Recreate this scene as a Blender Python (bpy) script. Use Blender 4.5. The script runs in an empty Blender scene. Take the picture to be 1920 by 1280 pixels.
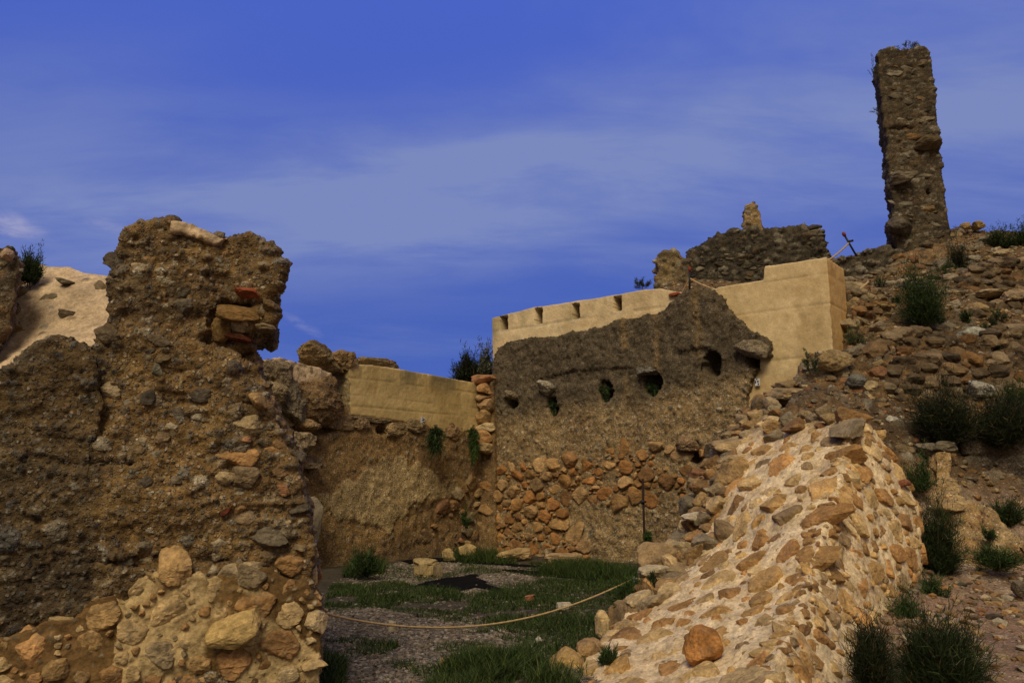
import bpy, math, random
import numpy as np
from mathutils import Vector

S = bpy.context.scene
R = math.radians
# ------------------------------------------------------------------ camera
F_PX, PITCH, CAM = 1493.0, R(10.0), np.array([0.0, 0.0, 1.6])
cd = bpy.data.cameras.new('camera'); cam = bpy.data.objects.new('camera', cd)
S.collection.objects.link(cam); S.camera = cam
cam.location = CAM; cam.rotation_euler = (R(90) + PITCH, 0, 0)
cd.sensor_width = 36; cd.lens = 36 * F_PX / 1920; cd.clip_end = 6000; cd.clip_start = .05
# ------------------------------------------------------------------ exposure
S.view_settings.view_transform = 'Standard'; S.view_settings.look = 'None'
S.view_settings.exposure = 0.0; S.view_settings.gamma = 1; S.view_settings.use_curve_mapping = False
# ------------------------------------------------------------------ sun and sky
SUN_EL, SUN_AZ = R(46), R(191)          # azimuth clockwise from +Y: behind the camera, to the left
sl = bpy.data.lights.new('sun', 'SUN'); sun = bpy.data.objects.new('sun', sl); S.collection.objects.link(sun)
sl.energy = 2.45; sl.angle = R(26); sl.color = (1.0, .86, .60)
sd = Vector((math.sin(SUN_AZ) * math.cos(SUN_EL), math.cos(SUN_AZ) * math.cos(SUN_EL), math.sin(SUN_EL)))
sun.rotation_euler = sd.to_track_quat('Z', 'Y').to_euler(); sun.location = (-20, -30, 40)

W = bpy.data.worlds.new('World'); S.world = W; W.use_nodes = True
nt = W.node_tree; nt.nodes.clear()
def wn(t, **kw):
    n = nt.nodes.new(t)
    for k, v in kw.items(): setattr(n, k, v)
    return n
def wl(a, b): nt.links.new(a, b)
def wmath(op, a, b=None, c=None, clamp=False):
    n = wn('ShaderNodeMath', operation=op); n.use_clamp = clamp
    for i, x in enumerate((a, b, c)):
        if x is None: continue
        if isinstance(x, (int, float)): n.inputs[i].default_value = x
        else: wl(x, n.inputs[i])
    return n.outputs[0]
def wmix(f, a, b, blend='MIX'):
    n = wn('ShaderNodeMix', data_type='RGBA', blend_type=blend)
    for i, x in ((0, f), (6, a), (7, b)):
        if isinstance(x, (int, float)): n.inputs[i].default_value = x
        elif isinstance(x, tuple): n.inputs[i].default_value = (*x, 1)
        else: wl(x, n.inputs[i])
    return n.outputs[2]
wo = wn('ShaderNodeOutputWorld'); bg = wn('ShaderNodeBackground'); wl(bg.outputs[0], wo.inputs[0])
bg.inputs['Strength'].default_value = .095
sky = wn('ShaderNodeTexSky', sky_type='NISHITA'); sky.sun_disc = False
sky.sun_elevation = SUN_EL; sky.sun_rotation = SUN_AZ; sky.altitude = 300; sky.dust_density = .3; sky.ozone_density = 3
tc = wn('ShaderNodeTexCoord'); sep = wn('ShaderNodeSeparateXYZ'); wl(tc.outputs['Generated'], sep.inputs[0])
dx, dy, dz = sep.outputs
den = wmath('ADD', wmath('MAXIMUM', dz, 0.0), .22)
cmb = wn('ShaderNodeCombineXYZ'); wl(wmath('DIVIDE', dx, den), cmb.inputs[0]); wl(wmath('DIVIDE', dy, den), cmb.inputs[1])
def wnoise(vec, scale, detail, rough, dist=0.0, off=(0, 0, 0), sc=(1, 1, 1)):
    m = wn('ShaderNodeMapping'); wl(vec, m.inputs[0]); m.inputs['Location'].default_value = off; m.inputs['Scale'].default_value = sc
    n = wn('ShaderNodeTexNoise'); wl(m.outputs[0], n.inputs['Vector'])
    n.inputs['Scale'].default_value = scale; n.inputs['Detail'].default_value = detail
    n.inputs['Roughness'].default_value = rough; n.inputs['Distortion'].default_value = dist
    return n.outputs['Fac']
def wrange(x, a, b, c, d):
    n = wn('ShaderNodeMapRange', interpolation_type='SMOOTHSTEP')
    for i, v in enumerate((x, a, b, c, d)):
        if isinstance(v, (int, float)): n.inputs[i].default_value = v
        else: wl(v, n.inputs[i])
    return n.outputs[0]
def wblob(cx, cz, rx, rz, tilt):
    """soft cloud bank centred on one bearing (cx = x/y, cz = z/y) of the sky"""
    yy = wmath('MAXIMUM', dy, .05)
    a = wmath('SUBTRACT', wmath('DIVIDE', dx, yy), cx); e = wmath('SUBTRACT', wmath('DIVIDE', dz, yy), cz)
    e = wmath('SUBTRACT', e, wmath('MULTIPLY', a, tilt))
    q = wmath('ADD', wmath('POWER', wmath('DIVIDE', a, rx), 2.0), wmath('POWER', wmath('DIVIDE', e, rz), 2.0))
    return wmath('EXPONENT', wmath('MULTIPLY', q, -1.0))
n1 = wnoise(cmb.outputs[0], 1.1, 7, .56, .6, (3.1, 1.7, 0), (.75, 1.5, 1))
n2 = wnoise(cmb.outputs[0], 3.2, 6, .6, .3, (9.1, 4.7, 0), (.6, 1.6, 1))
bank = wmath('ADD', wmath('MULTIPLY', wblob(-.10, .37, .62, .105, .10), 1.2),
             wmath('ADD', wmath('MULTIPLY', wblob(.66, .52, .30, .24, -.2), .75), wmath('MULTIPLY', wblob(-.66, .46, .26, .14, .1), .5)))
streak = wmath('MULTIPLY', wrange(n1, .45, .72, 0, 1), .38)
soft = wmath('MULTIPLY', wmath('ADD', bank, streak), wrange(n2, .28, .7, .5, 1.15), clamp=True)
deep = wmix(.9, sky.outputs[0], (.38, .90, 4.7))          # storm-blue high haze over the clear sky
deep = wmix(wrange(dz, .12, .62, 0, 1), deep, (.72, 1.36, 5.9))
clear = wmix(soft, deep, (2.05, 2.66, 5.5))
# small fair weather puffs low on the left
n3 = wnoise(tc.outputs['Generated'], 26, 6, .62, .4, (1.3, 0, .4), (1, 1, 2.6))
pb = wmath('ADD', wmath('ADD', wblob(-.665, .335, .075, .022, -.35), wmath('MULTIPLY', wblob(-.53, .33, .05, .02, -.3), .6)),
           wmath('ADD', wmath('MULTIPLY', wblob(-.268, .197, .035, .012, -.5), .75), wmath('MULTIPLY', wblob(-.13, .198, .03, .012, -.2), .35)))
puff = wmath('MULTIPLY', wrange(wmath('MULTIPLY', n3, pb), .18, .6, 0, 1), .75)
clear = wmix(puff, clear, (4.0, 4.0, 6.0))
# unseen sky behind the camera and overhead: warm cloud added as fill light
n4 = wnoise(cmb.outputs[0], .9, 5, .55, .3)
back = wmath('MULTIPLY', wmath('MAXIMUM', wrange(dy, .25, -.35, 0, 1), wrange(dz, .72, .95, 0, 1)), wrange(n4, .25, .6, .7, 1.0))
allsky = wmix(back, clear, (3.7, 3.05, 2.1))
wl(allsky, bg.inputs[0])

# ================================================================== helpers
rng = np.random.default_rng(7)
random.seed(7)
SP, CP = math.sin(PITCH), math.cos(PITCH)
def ray(px, py):
    px = np.asarray(px, float); py = np.asarray(py, float)
    x = (px - 960) / F_PX; u = (640 - py) / F_PX
    return np.stack([x, CP - u * SP, SP + u * CP], -1)
def at(px, py, d):
    """point at ground distance d (metres along +Y) that the photo shows at px, py"""
    r = ray(px, py); return CAM + r * (np.asarray(d, float) / r[..., 1])[..., None]
def floor_at(px, py, z=0.0):
    r = ray(px, py); return CAM + r * ((z - CAM[2]) / r[..., 2])[..., None]
class Plane:
    """upright wall face through two ground points; n points into the wall, away from the viewer"""
    def __init__(s, a, b):
        s.a = np.array([*a, 0.0]); t = np.array([b[0] - a[0], b[1] - a[1], 0.0]); s.L = np.linalg.norm(t); s.t = t / s.L
        n = np.array([-s.t[1], s.t[0], 0]); s.n = n if n[1] > 0 else -n
    def pt(s, px, py, off=0.0):
        r = ray(px, py); k = (np.dot(s.a + s.n * off - CAM, s.n)) / (r @ s.n)
        return CAM + r * np.asarray(k)[..., None]
    def uz(s, P): return np.stack([(P - s.a) @ s.t, P[:, 2]], -1)
def inpoly(P, poly):
    poly = np.asarray(poly); x, y = P[:, 0], P[:, 1]; c = np.zeros(len(P), bool); j = len(poly) - 1
    for i in range(len(poly)):
        xi, yi = poly[i]; xj, yj = poly[j]
        with np.errstate(divide='ignore', invalid='ignore'):
            c ^= ((yi > y) != (yj > y)) & (x < (xj - xi) * (y - yi) / (yj - yi + 1e-12) + xi)
        j = i
    return c
def sstep(x, a, b):
    t = np.clip((x - a) / (b - a), 0, 1); return t * t * (3 - 2 * t)
# ---- noise
def hsh(ix, iy, iz, seed=0):
    h = (ix.astype(np.int64) * 374761393 + iy.astype(np.int64) * 668265263 + iz.astype(np.int64) * 2147483647 + seed * 1274126177) & 0xFFFFFFFF
    h = ((h ^ (h >> 13)) * 1274126177) & 0xFFFFFFFF
    h = ((h ^ (h >> 16)) * 2246822519) & 0xFFFFFFFF
    return ((h ^ (h >> 15)) & 0xFFFFFF) / float(0xFFFFFF)
def vnoise(p, seed=0):
    i = np.floor(p).astype(np.int64); f = p - i; w = f * f * f * (f * (f * 6 - 15) + 10)
    r = 0
    for a in (0, 1):
        for b in (0, 1):
            for c in (0, 1):
                wt = (w[:, 0] if a else 1 - w[:, 0]) * (w[:, 1] if b else 1 - w[:, 1]) * (w[:, 2] if c else 1 - w[:, 2])
                r = r + wt * hsh(i[:, 0] + a, i[:, 1] + b, i[:, 2] + c, seed)
    return r * 2 - 1
def fbm(p, octv=4, seed=0, gain=.5, ridged=False):
    r = 0; a = 1; s = 0
    for k in range(octv):
        v = vnoise(p * 2 ** k + 17.3 * k, seed + k)
        if ridged: v = 1 - 2 * np.abs(v)
        r = r + a * v; s += a; a *= gain
    return r / s
def worley(p, seed=0):
    i = np.floor(p).astype(np.int64); best = np.full(len(p), 9.0); bid = np.zeros(len(p))
    for a in (-1, 0, 1):
        for b in (-1, 0, 1):
            for c in (-1, 0, 1):
                x, y, z = i[:, 0] + a, i[:, 1] + b, i[:, 2] + c
                h1 = hsh(x, y, z, seed); h2 = (h1 * 4099.0) % 1.0; h3 = (h1 * 65521.0) % 1.0
                d = (x + .15 + .7 * h1 - p[:, 0]) ** 2 + (y + .15 + .7 * h2 - p[:, 1]) ** 2 + (z + .15 + .7 * h3 - p[:, 2]) ** 2
                m = d < best; best = np.where(m, d, best); bid = np.where(m, h1, bid)
    return np.sqrt(best), bid
# ---- meshes
def fast_mesh(name, V, faces, col=None, smooth=True):
    """faces: list of (n,3) / (n,4) int arrays"""
    me = bpy.data.meshes.new(name); V = np.asarray(V, np.float32)
    faces = [np.asarray(f, np.int32) for f in faces if len(f)]
    me.vertices.add(len(V)); me.vertices.foreach_set('co', V.ravel())
    loops = np.concatenate([f.ravel() for f in faces]); tot = np.concatenate([np.full(len(f), f.shape[1], np.int32) for f in faces])
    me.loops.add(len(loops)); me.loops.foreach_set('vertex_index', loops)
    me.polygons.add(len(tot)); me.polygons.foreach_set('loop_start', np.concatenate([[0], np.cumsum(tot)[:-1]]).astype(np.int32))
    me.polygons.foreach_set('loop_total', tot); me.polygons.foreach_set('use_smooth', np.full(len(tot), smooth))
    if col is not None:
        at_ = me.color_attributes.new('Col', 'FLOAT_COLOR', 'POINT')
        c4 = np.ones((len(V), 4), np.float32); c4[:, :3] = np.clip(col, .003, 1); at_.data.foreach_set('color', c4.ravel())
    me.update(); return me
def obj(name, V, faces, mat, parent=None, col=None, smooth=True, label=None):
    V = np.asarray(V, float)
    if parent is not None:
        root = parent if parent.parent is None else parent.parent
        V = V - np.array(root.location)
    if name in ('stone', 'rock', 'boulder', 'brick', 'small_stones', 'stonework'): smooth = False      # broken faces keep crisp edges
    me = fast_mesh(name, V, faces, col, smooth); me.materials.append(mat)
    o = bpy.data.objects.new(name, me); S.collection.objects.link(o)
    if parent is not None: o.parent = parent
    if label: o['label'] = label
    return o
def thing(name, label, cat, loc, group=None):
    o = bpy.data.objects.new(name, None); S.collection.objects.link(o); o.location = [float(v) for v in loc]; o.empty_display_size = .2
    o['label'] = label; o['category'] = cat; o['kind'] = 'thing'
    if group: o['group'] = group
    return o
def solo(name, V, faces, mat, label, cat, loc, group=None, col=None, smooth=True):
    """a thing that is one mesh; its origin sits at its base"""
    o = obj(name, np.asarray(V, float) - np.array(loc), faces, mat, None, col, smooth); o.location = [float(v) for v in loc]
    o['label'] = label; o['category'] = cat; o['kind'] = 'thing'
    if group: o['group'] = group
    return o
def prism(P, ext):
    """closed solid from a 3D outline and an extrusion vector"""
    P = np.asarray(P); n = len(P); V = np.concatenate([P, P + np.asarray(ext)])
    return V, [list(range(n)), list(range(2 * n - 1, n - 1, -1))] + [[i, i + n, (i + 1) % n + n, (i + 1) % n] for i in range(n)]
def slab(rows, ext, nu=24, nv=24):
    """closed solid whose front is a grid of 3D points (rows of equal length), smoothly filled in"""
    G = np.asarray(rows, float); m, n = G.shape[:2]
    a = np.linspace(0, m - 1, nv); b = np.linspace(0, n - 1, nu)
    i = np.clip(a.astype(int), 0, m - 2); j = np.clip(b.astype(int), 0, n - 2); fa = (a - i)[:, None, None]; fb = (b - j)[None, :, None]
    Q = (G[i][:, j] * (1 - fa) * (1 - fb) + G[i + 1][:, j] * fa * (1 - fb) + G[i][:, j + 1] * (1 - fa) * fb + G[i + 1][:, j + 1] * fa * fb)
    V = Q.reshape(-1, 3); N = len(V); V = np.concatenate([V, V + np.asarray(ext)])
    id_ = lambda r, c: r * nu + c
    Fs = []
    for r in range(nv - 1):
        for c in range(nu - 1):
            q = [id_(r, c), id_(r, c + 1), id_(r + 1, c + 1), id_(r + 1, c)]; Fs.append(q); Fs.append([x + N for x in q[::-1]])
    edge = [id_(0, c) for c in range(nu)] + [id_(r, nu - 1) for r in range(1, nv)] + [id_(nv - 1, c) for c in range(nu - 2, -1, -1)] + [id_(r, 0) for r in range(nv - 2, 0, -1)]
    for k in range(len(edge)):
        p, q = edge[k], edge[(k + 1) % len(edge)]; Fs.append([q, p, p + N, q + N])
    return V, Fs
def voxelize(solids, vox):
    """weld overlapping closed solids into one skin of even quads; returns V, quads, normals"""
    Vs, Fs, k = [], [], 0
    for V, Fc in solids:
        Vs.append(V); Fs += [[i + k for i in f] for f in Fc]; k += len(V)
    me = bpy.data.meshes.new('work'); me.from_pydata(np.concatenate(Vs).tolist(), [], Fs); me.update()
    import bmesh
    bm = bmesh.new(); bm.from_mesh(me); bmesh.ops.recalc_face_normals(bm, faces=bm.faces); bm.to_mesh(me); bm.free()
    o = bpy.data.objects.new('work', me); S.collection.objects.link(o)
    md = o.modifiers.new('r', 'REMESH'); md.mode = 'VOXEL'; md.voxel_size = vox; md.adaptivity = 0
    dg = bpy.context.evaluated_depsgraph_get(); ev = o.evaluated_get(dg); m2 = bpy.data.meshes.new_from_object(ev)
    n = len(m2.vertices); V = np.empty(n * 3, np.float32); m2.vertices.foreach_get('co', V)
    N = np.empty(n * 3, np.float32); m2.vertices.foreach_get('normal', N)
    q = np.empty(len(m2.loops), np.int32); m2.loops.foreach_get('vertex_index', q); q = q.reshape(-1, 4)
    bpy.data.objects.remove(o); bpy.data.meshes.remove(me); bpy.data.meshes.remove(m2)
    return V.reshape(-1, 3).astype(float), q, N.reshape(-1, 3).astype(float)
def normals_of(V, q):
    a = V[q[:, 2]] - V[q[:, 0]]; b = V[q[:, 3]] - V[q[:, 1]]; fn = np.cross(a, b); N = np.zeros_like(V)
    for k in range(4): np.add.at(N, q[:, k], fn)
    return N / (np.linalg.norm(N, axis=1, keepdims=True) + 1e-9)
def lin(*c):
    c = np.array(c, float) / 255; return np.where(c <= .04045, c / 12.92, ((c + .055) / 1.055) ** 2.4)
def pal(r, P):
    P = np.asarray(P); return P[np.clip((r * len(P)).astype(int), 0, len(P) - 1)]
# intrinsic colours (linear albedo)
BROWN, DARK, OCHRE = np.array([.150, .088, .036]), np.array([.062, .046, .030]), np.array([.25, .15, .055])
PEB = np.array([[.30, .23, .14], [.20, .14, .075], [.13, .095, .06], [.36, .30, .21], [.10, .08, .06], [.26, .155, .07], [.17, .15, .12]])
STONE = np.array([[.34, .215, .095], [.30, .17, .07], [.40, .28, .14], [.24, .15, .075], [.36, .20, .085], [.28, .21, .125], [.30, .15, .075], [.43, .32, .18]])
GREY = np.array([[.16, .13, .09], [.11, .088, .06], [.21, .17, .115], [.085, .068, .048], [.26, .22, .16], [.15, .105, .06]])
MORTAR, PINKM, CONC = np.array([.62, .49, .32]), np.array([.52, .385, .25]), np.array([.54, .425, .24])

def rubble(V, N, c_mat, low=.06, mid=.03, strata=.0, fine=.008, cells=(), peb=PEB, seed=0, keep=None, crag=.0):
    """weathered conglomerate: uneven body, bedding, pebbles standing proud; returns moved verts and colours"""
    d = low * fbm(V * 1.1, 3, seed) + mid * fbm(V * 4.3, 4, seed + 9)
    if strata: d += strata * fbm(V * np.array([1.3, 1.3, 7.0]) + np.stack([vnoise(V * 1.7 + 5, seed), vnoise(V * 1.7 + 9, seed), vnoise(V * 1.7, seed)], -1) * 1.1, 3, seed + 21, ridged=True)
    if crag: d += crag * (fbm(V * 6.5, 4, seed + 25, .6, True) - .2) + crag * .5 * fbm(V * 19, 3, seed + 27, .6, True)
    c1, c2, c3 = c_mat
    a = sstep(fbm(V * 1.3, 4, seed + 33), -.28, .28)[:, None]; b = sstep(fbm(V * 5.1 + 3, 4, seed + 44), 0, .5)[:, None]
    col = c1 * (1 - a) + c2 * a; col = col * (1 - .55 * b) + c3 * .55 * b
    col = col * (1 + .30 * fbm(V * 14, 3, seed + 55))[:, None]
    warp = np.stack([vnoise(V * 9 + k * 31, seed + 60 + k) for k in range(3)], -1)
    for k, (cell, dens, amp) in enumerate(cells):
        q = V / cell * np.array([1, 1, 1.35]) + warp * .16
        f, h = worley(q, seed + 70 + k); r2 = (h * 977.0) % 1; r3 = (h * 331.0) % 1
        rad = .26 + .26 * r2; on = r3 < dens
        t = np.clip(1 - (f / rad) ** 2, 0, 1); dome = np.sqrt(t) * on
        d += cell * amp * np.minimum(dome, .75) / .75
        m = (sstep(dome, .12, .4) * .9)[:, None]
        col = col * (1 - m) + pal((h * 53.0) % 1, peb) * (.75 + .5 * ((h * 217.) % 1))[:, None] * m
    if fine: d += fine * fbm(V * 26, 3, seed + 80)
    if keep is not None: d = d * keep
    return V + N * d[:, None], col
_ico = {}
def ico(n):
    if n not in _ico:
        import bmesh
        bm = bmesh.new(); bmesh.ops.create_icosphere(bm, subdivisions=n, radius=1)
        _ico[n] = (np.array([v.co[:] for v in bm.verts]), np.array([[v.index for v in f.verts] for f in bm.faces], np.int32)); bm.free()
    return _ico[n]
def rot_to(n):
    n = n / np.linalg.norm(n); h = np.array([0, 0, 1.0]); t = np.cross(h, n)
    t = np.array([1.0, 0, 0]) if np.linalg.norm(t) < .25 else t / np.linalg.norm(t)
    return np.stack([t, np.cross(n, t), n], 1)
def polystone(c, planes, hs, sub=3, soft=30.0, rough=.07, seed=0, squash=None, chip=(.70, .95)):
    """broken stone: a ball cut by planes, edges a little rounded, face uneven"""
    D, Fc = ico(sub); n = np.asarray(planes); h = np.asarray(hs)
    if squash is not None: D = D / squash; D = D / np.linalg.norm(D, axis=1, keepdims=True)
    dn = np.maximum(D @ n.T, 1e-3); t = h[None, :] / dn
    r = (t ** -soft).sum(1) ** (-1 / soft)
    g = np.random.default_rng(int(abs(seed) * 1000) % 99991)         # flaked corners
    v = g.normal(size=(9, 3)); v /= np.linalg.norm(v, axis=1, keepdims=True)
    rv = (((h[None, :] / np.maximum(v @ n.T, 1e-3)) ** -soft).sum(1)) ** (-1 / soft) * g.uniform(*chip, 9)
    rc = (rv[None, :] / np.maximum(D @ v.T, 1e-3)); r = ((r[:, None] ** -26).sum(1) + (rc ** -26).sum(1)) ** (-1 / 26)
    sz = float(np.median(r)); P = c + D * r[:, None]
    P = P + D * (sz * rough * (fbm(P / sz * 1.4 + seed, 3, 5) * 1.1 + .9 * fbm(P / sz * 2.6 + seed, 4, 6, ridged=True) + .35 * fbm(P / sz * 9 + seed, 2, 7)))[:, None]
    return P, Fc
def rock_shape(c, size, sub=3, seed=None, rough=.07, cuts=11, rz=None, tilt=.0):
    """loose boulder with semi-axes size=(x,y,z)"""
    g = np.random.default_rng(seed) if seed is not None else rng
    n = g.normal(size=(cuts, 3)); n /= np.linalg.norm(n, axis=1, keepdims=True); h = g.uniform(.62, 1.0, cuts)
    n = np.concatenate([n, np.eye(3), -np.eye(3)]); h = np.concatenate([h, np.full(6, 1.0)])
    P, Fc = polystone(np.zeros(3), n, h, sub, 30, rough, g.uniform(0, 90))
    P = P * np.asarray(size); a = g.uniform(0, 6.28) if rz is None else rz
    Rz = np.array([[math.cos(a), -math.sin(a), 0], [math.sin(a), math.cos(a), 0], [0, 0, 1]])
    Ry = np.array([[math.cos(tilt), 0, math.sin(tilt)], [0, 1, 0], [-math.sin(tilt), 0, math.cos(tilt)]])
    return P @ Rz.T @ Ry.T + np.asarray(c), Fc
def stone_col(P, base, seed=0, grey=.25):
    k = 2.2 / max(np.ptp(P[:, 0]), np.ptp(P[:, 2]), .05)
    a = fbm(P * k + seed, 4, 3); b = sstep(fbm(P * k * 2.3 + seed, 4, 8), .05, .5)[:, None] * grey
    c = base * (1 + .5 * a + .35 * fbm(P * k * 5 + seed, 3, 9))[:, None]; return c * (1 - b) + np.array([.19, .165, .125]) * b
def masonry(V, N, mask, rmin, rmax, count=900, flat=1.45, gap=(.012, .03), proud=(.03, .08), sub=3, palette=STONE, drop=0.0, seed=0,
            up=None, rough=.09, grey=.25, shrink=(.86, 1.04), soft=30.0, pack=1.5, sinkf=.38, cap=(1.1, 1.9), chip=(.72, .96)):
    """random rubble masonry fitted onto a skin: stones grow until they meet their neighbours"""
    g = np.random.default_rng(seed); idx = np.flatnonzero(mask)
    if len(idx) == 0: return []
    sc = np.array([1, 1, flat]); cand = g.permutation(idx)[:60000]; P = V[cand] * sc; Nn = N[cand]
    keepP, keepN, keepR = np.empty((0, 3)), [], np.empty(0)
    lo = np.linspace(rmax, rmin, 5)
    for r in lo:
        for j in g.permutation(len(P))[:9000]:
            if len(keepP):
                dd = ((keepP - P[j]) ** 2).sum(1)
                if (dd < (np.maximum(keepR, r) * .5 + r * .5) ** 2 * pack ** 2).any(): continue
            keepP = np.vstack([keepP, P[j]]); keepN.append(Nn[j]); keepR = np.append(keepR, r)
            if len(keepP) >= count: break
    keepN = np.array(keepN); out = []
    for i in range(len(keepP)):
        if g.random() < drop: continue
        d = keepP - keepP[i]; L = np.linalg.norm(d, axis=1); nb = [j for j in np.argsort(L)[1:14] if L[j] < rmax * 5]
        n = keepN[i] + g.normal(0, .10, 3); n /= np.linalg.norm(n)
        pl, hs = [], []; wsum = 0
        for j in nb:
            v = d[j] - n * (d[j] @ n); l = np.linalg.norm(v)
            if l < 1e-3: continue
            frac = keepR[i] / (keepR[i] + keepR[j]); gp = g.uniform(*gap)
            pl.append(v / l * .97 + n * g.normal(0, .12)); hs.append(max((l * frac - gp) * g.uniform(*shrink), .015))
        q = rot_to(n)
        for k in range(5):
            a = g.uniform(0, 6.28); pl.append(q @ np.array([math.cos(a), math.sin(a), g.uniform(-.1, .3)])); hs.append(keepR[i] * g.uniform(*cap))
        pr = g.uniform(*proud); sink = keepR[i] * sinkf
        m = n + g.normal(0, .075, 3); pl.append(m / np.linalg.norm(m)); hs.append(sink + pr)
        m = n + (q[:, 0] * g.normal() + q[:, 1] * g.normal()) * .45; pl.append(m / np.linalg.norm(m)); hs.append((sink + pr) * g.uniform(1.0, 1.3) + keepR[i] * g.uniform(.08, .3))
        pl.append(-n); hs.append(max(sink * .9, keepR[i] * .45))
        for k in range(4): pl.append(q @ np.array([math.cos(k * 1.57), math.sin(k * 1.57), 0])); hs.append(keepR[i] * 2.3)
        pl = np.array(pl); pl /= np.linalg.norm(pl, axis=1, keepdims=True)
        s_ = sub if keepR[i] > .5 * rmax else max(sub - 1, 2)
        A, Fc = polystone(keepP[i] - n * sink, pl, hs, s_, soft, rough, i * 3.1, chip=chip)
        A = A / sc
        col = stone_col(A, palette[g.integers(len(palette))] * g.uniform(.75, 1.2), i * 7.7, grey)
        out.append((A, Fc, col, keepR[i]))
    return out
def merge(parts):
    Vs, Fs, Cs, k = [], [], [], 0
    for p in parts:
        Vs.append(p[0]); Fs.append(p[1] + k); Cs.append(p[2]); k += len(p[0])
    return np.concatenate(Vs), np.concatenate(Fs), np.concatenate(Cs)
# ================================================================== materials
def mat_rock(name, scale=1.0, bump=.5, rough=.95, var=.35, bdist=.02, grit=0.0):
    m = bpy.data.materials.new(name); m.use_nodes = True; t = m.node_tree; b = t.nodes['Principled BSDF']
    N = t.nodes.new; L = t.links.new
    a = N('ShaderNodeAttribute'); a.attribute_name = 'Col'
    g = N('ShaderNodeNewGeometry')
    n1 = N('ShaderNodeTexNoise'); n1.inputs['Scale'].default_value = 38 * scale; n1.inputs['Detail'].default_value = 8; n1.inputs['Roughness'].default_value = .68
    n2 = N('ShaderNodeTexNoise'); n2.inputs['Scale'].default_value = 7 * scale; n2.inputs['Detail'].default_value = 6
    L(g.outputs['Position'], n1.inputs['Vector']); L(g.outputs['Position'], n2.inputs['Vector'])
    r = N('ShaderNodeMapRange'); r.inputs[1].default_value = .3; r.inputs[2].default_value = .7; r.inputs[3].default_value = 1 - var; r.inputs[4].default_value = 1 + var
    L(n1.outputs['Fac'], r.inputs[0])
    r2 = N('ShaderNodeMapRange'); r2.inputs[1].default_value = .3; r2.inputs[2].default_value = .7; r2.inputs[3].default_value = 1 - var * .6; r2.inputs[4].default_value = 1 + var * .6
    L(n2.outputs['Fac'], r2.inputs[0])
    mm = N('ShaderNodeMath'); mm.operation = 'MULTIPLY'; L(r.outputs[0], mm.inputs[0]); L(r2.outputs[0], mm.inputs[1])
    vm = N('ShaderNodeVectorMath'); vm.operation = 'SCALE'; L(a.outputs['Color'], vm.inputs[0]); L(mm.outputs[0], vm.inputs['Scale'])
    L(vm.outputs[0], b.inputs['Base Color'])
    hgt = n1.outputs['Fac']
    if grit:                                   # small pebbles set in the matrix, below the size the mesh carries
        col_out = vm.outputs[0]
        for (sc_, lo, hi) in ((30, .55, 1.75), (62, .6, 1.6)):
            wv = N('ShaderNodeVectorMath'); wv.operation = 'MULTIPLY_ADD'; wv.inputs[1].default_value = (.012,) * 3
            L(n2.outputs['Color'], wv.inputs[0]); L(g.outputs['Position'], wv.inputs[2])
            v = N('ShaderNodeTexVoronoi'); v.inputs['Scale'].default_value = sc_; L(wv.outputs[0], v.inputs['Vector'])
            sp_ = N('ShaderNodeSeparateColor'); L(v.outputs['Color'], sp_.inputs[0])
            tone = N('ShaderNodeMapRange'); tone.inputs[3].default_value = lo; tone.inputs[4].default_value = hi; L(sp_.outputs[0], tone.inputs[0])
            pw = N('ShaderNodeMath'); pw.operation = 'POWER'; pw.inputs[1].default_value = 1.4; L(tone.outputs[0], pw.inputs[0])
            ins = N('ShaderNodeMapRange'); ins.inputs[1].default_value = .5; ins.inputs[2].default_value = .3; L(v.outputs['Distance'], ins.inputs[0])
            on = N('ShaderNodeMath'); on.operation = 'LESS_THAN'; on.inputs[1].default_value = .6; L(sp_.outputs[1], on.inputs[0])
            f = N('ShaderNodeMath'); f.operation = 'MULTIPLY'; L(ins.outputs[0], f.inputs[0]); L(on.outputs[0], f.inputs[1])
            sc2 = N('ShaderNodeVectorMath'); sc2.operation = 'SCALE'; L(col_out, sc2.inputs[0]); L(pw.outputs[0], sc2.inputs['Scale'])
            gy = N('ShaderNodeMix'); gy.data_type = 'RGBA'; gy.inputs[0].default_value = .35; L(sc2.outputs[0], gy.inputs[6])
            bw = N('ShaderNodeRGBToBW'); L(sc2.outputs[0], bw.inputs[0]); L(bw.outputs[0], gy.inputs[7])
            mx = N('ShaderNodeMix'); mx.data_type = 'RGBA'; L(f.outputs[0], mx.inputs[0]); L(col_out, mx.inputs[6]); L(gy.outputs[2], mx.inputs[7]); col_out = mx.outputs[2]
            ad = N('ShaderNodeMath'); ad.operation = 'MULTIPLY_ADD'; ad.inputs[1].default_value = grit * 30 / sc_; L(f.outputs[0], ad.inputs[0]); L(hgt, ad.inputs[2]); hgt = ad.outputs[0]
        L(col_out, b.inputs['Base Color'])
    bp = N('ShaderNodeBump'); bp.inputs['Strength'].default_value = bump; bp.inputs['Distance'].default_value = bdist; L(hgt, bp.inputs['Height']); L(bp.outputs[0], b.inputs['Normal'])
    b.inputs['Roughness'].default_value = rough; b.inputs['Specular IOR Level'].default_value = .15
    return m
M_ROCK = mat_rock('weathered_rock', 1, .9, var=.5, bdist=.022, grit=.7)
M_STONE = mat_rock('cut_stone', 1, .75, var=.38, bdist=.022)
M_CONC = mat_rock('lime_concrete', .8, .3, var=.16)
M_EARTH = mat_rock('earth', 1, .8, var=.4, grit=.5)
M_LEAF = mat_rock('leaves', .5, 0, .7, var=.3)
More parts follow.
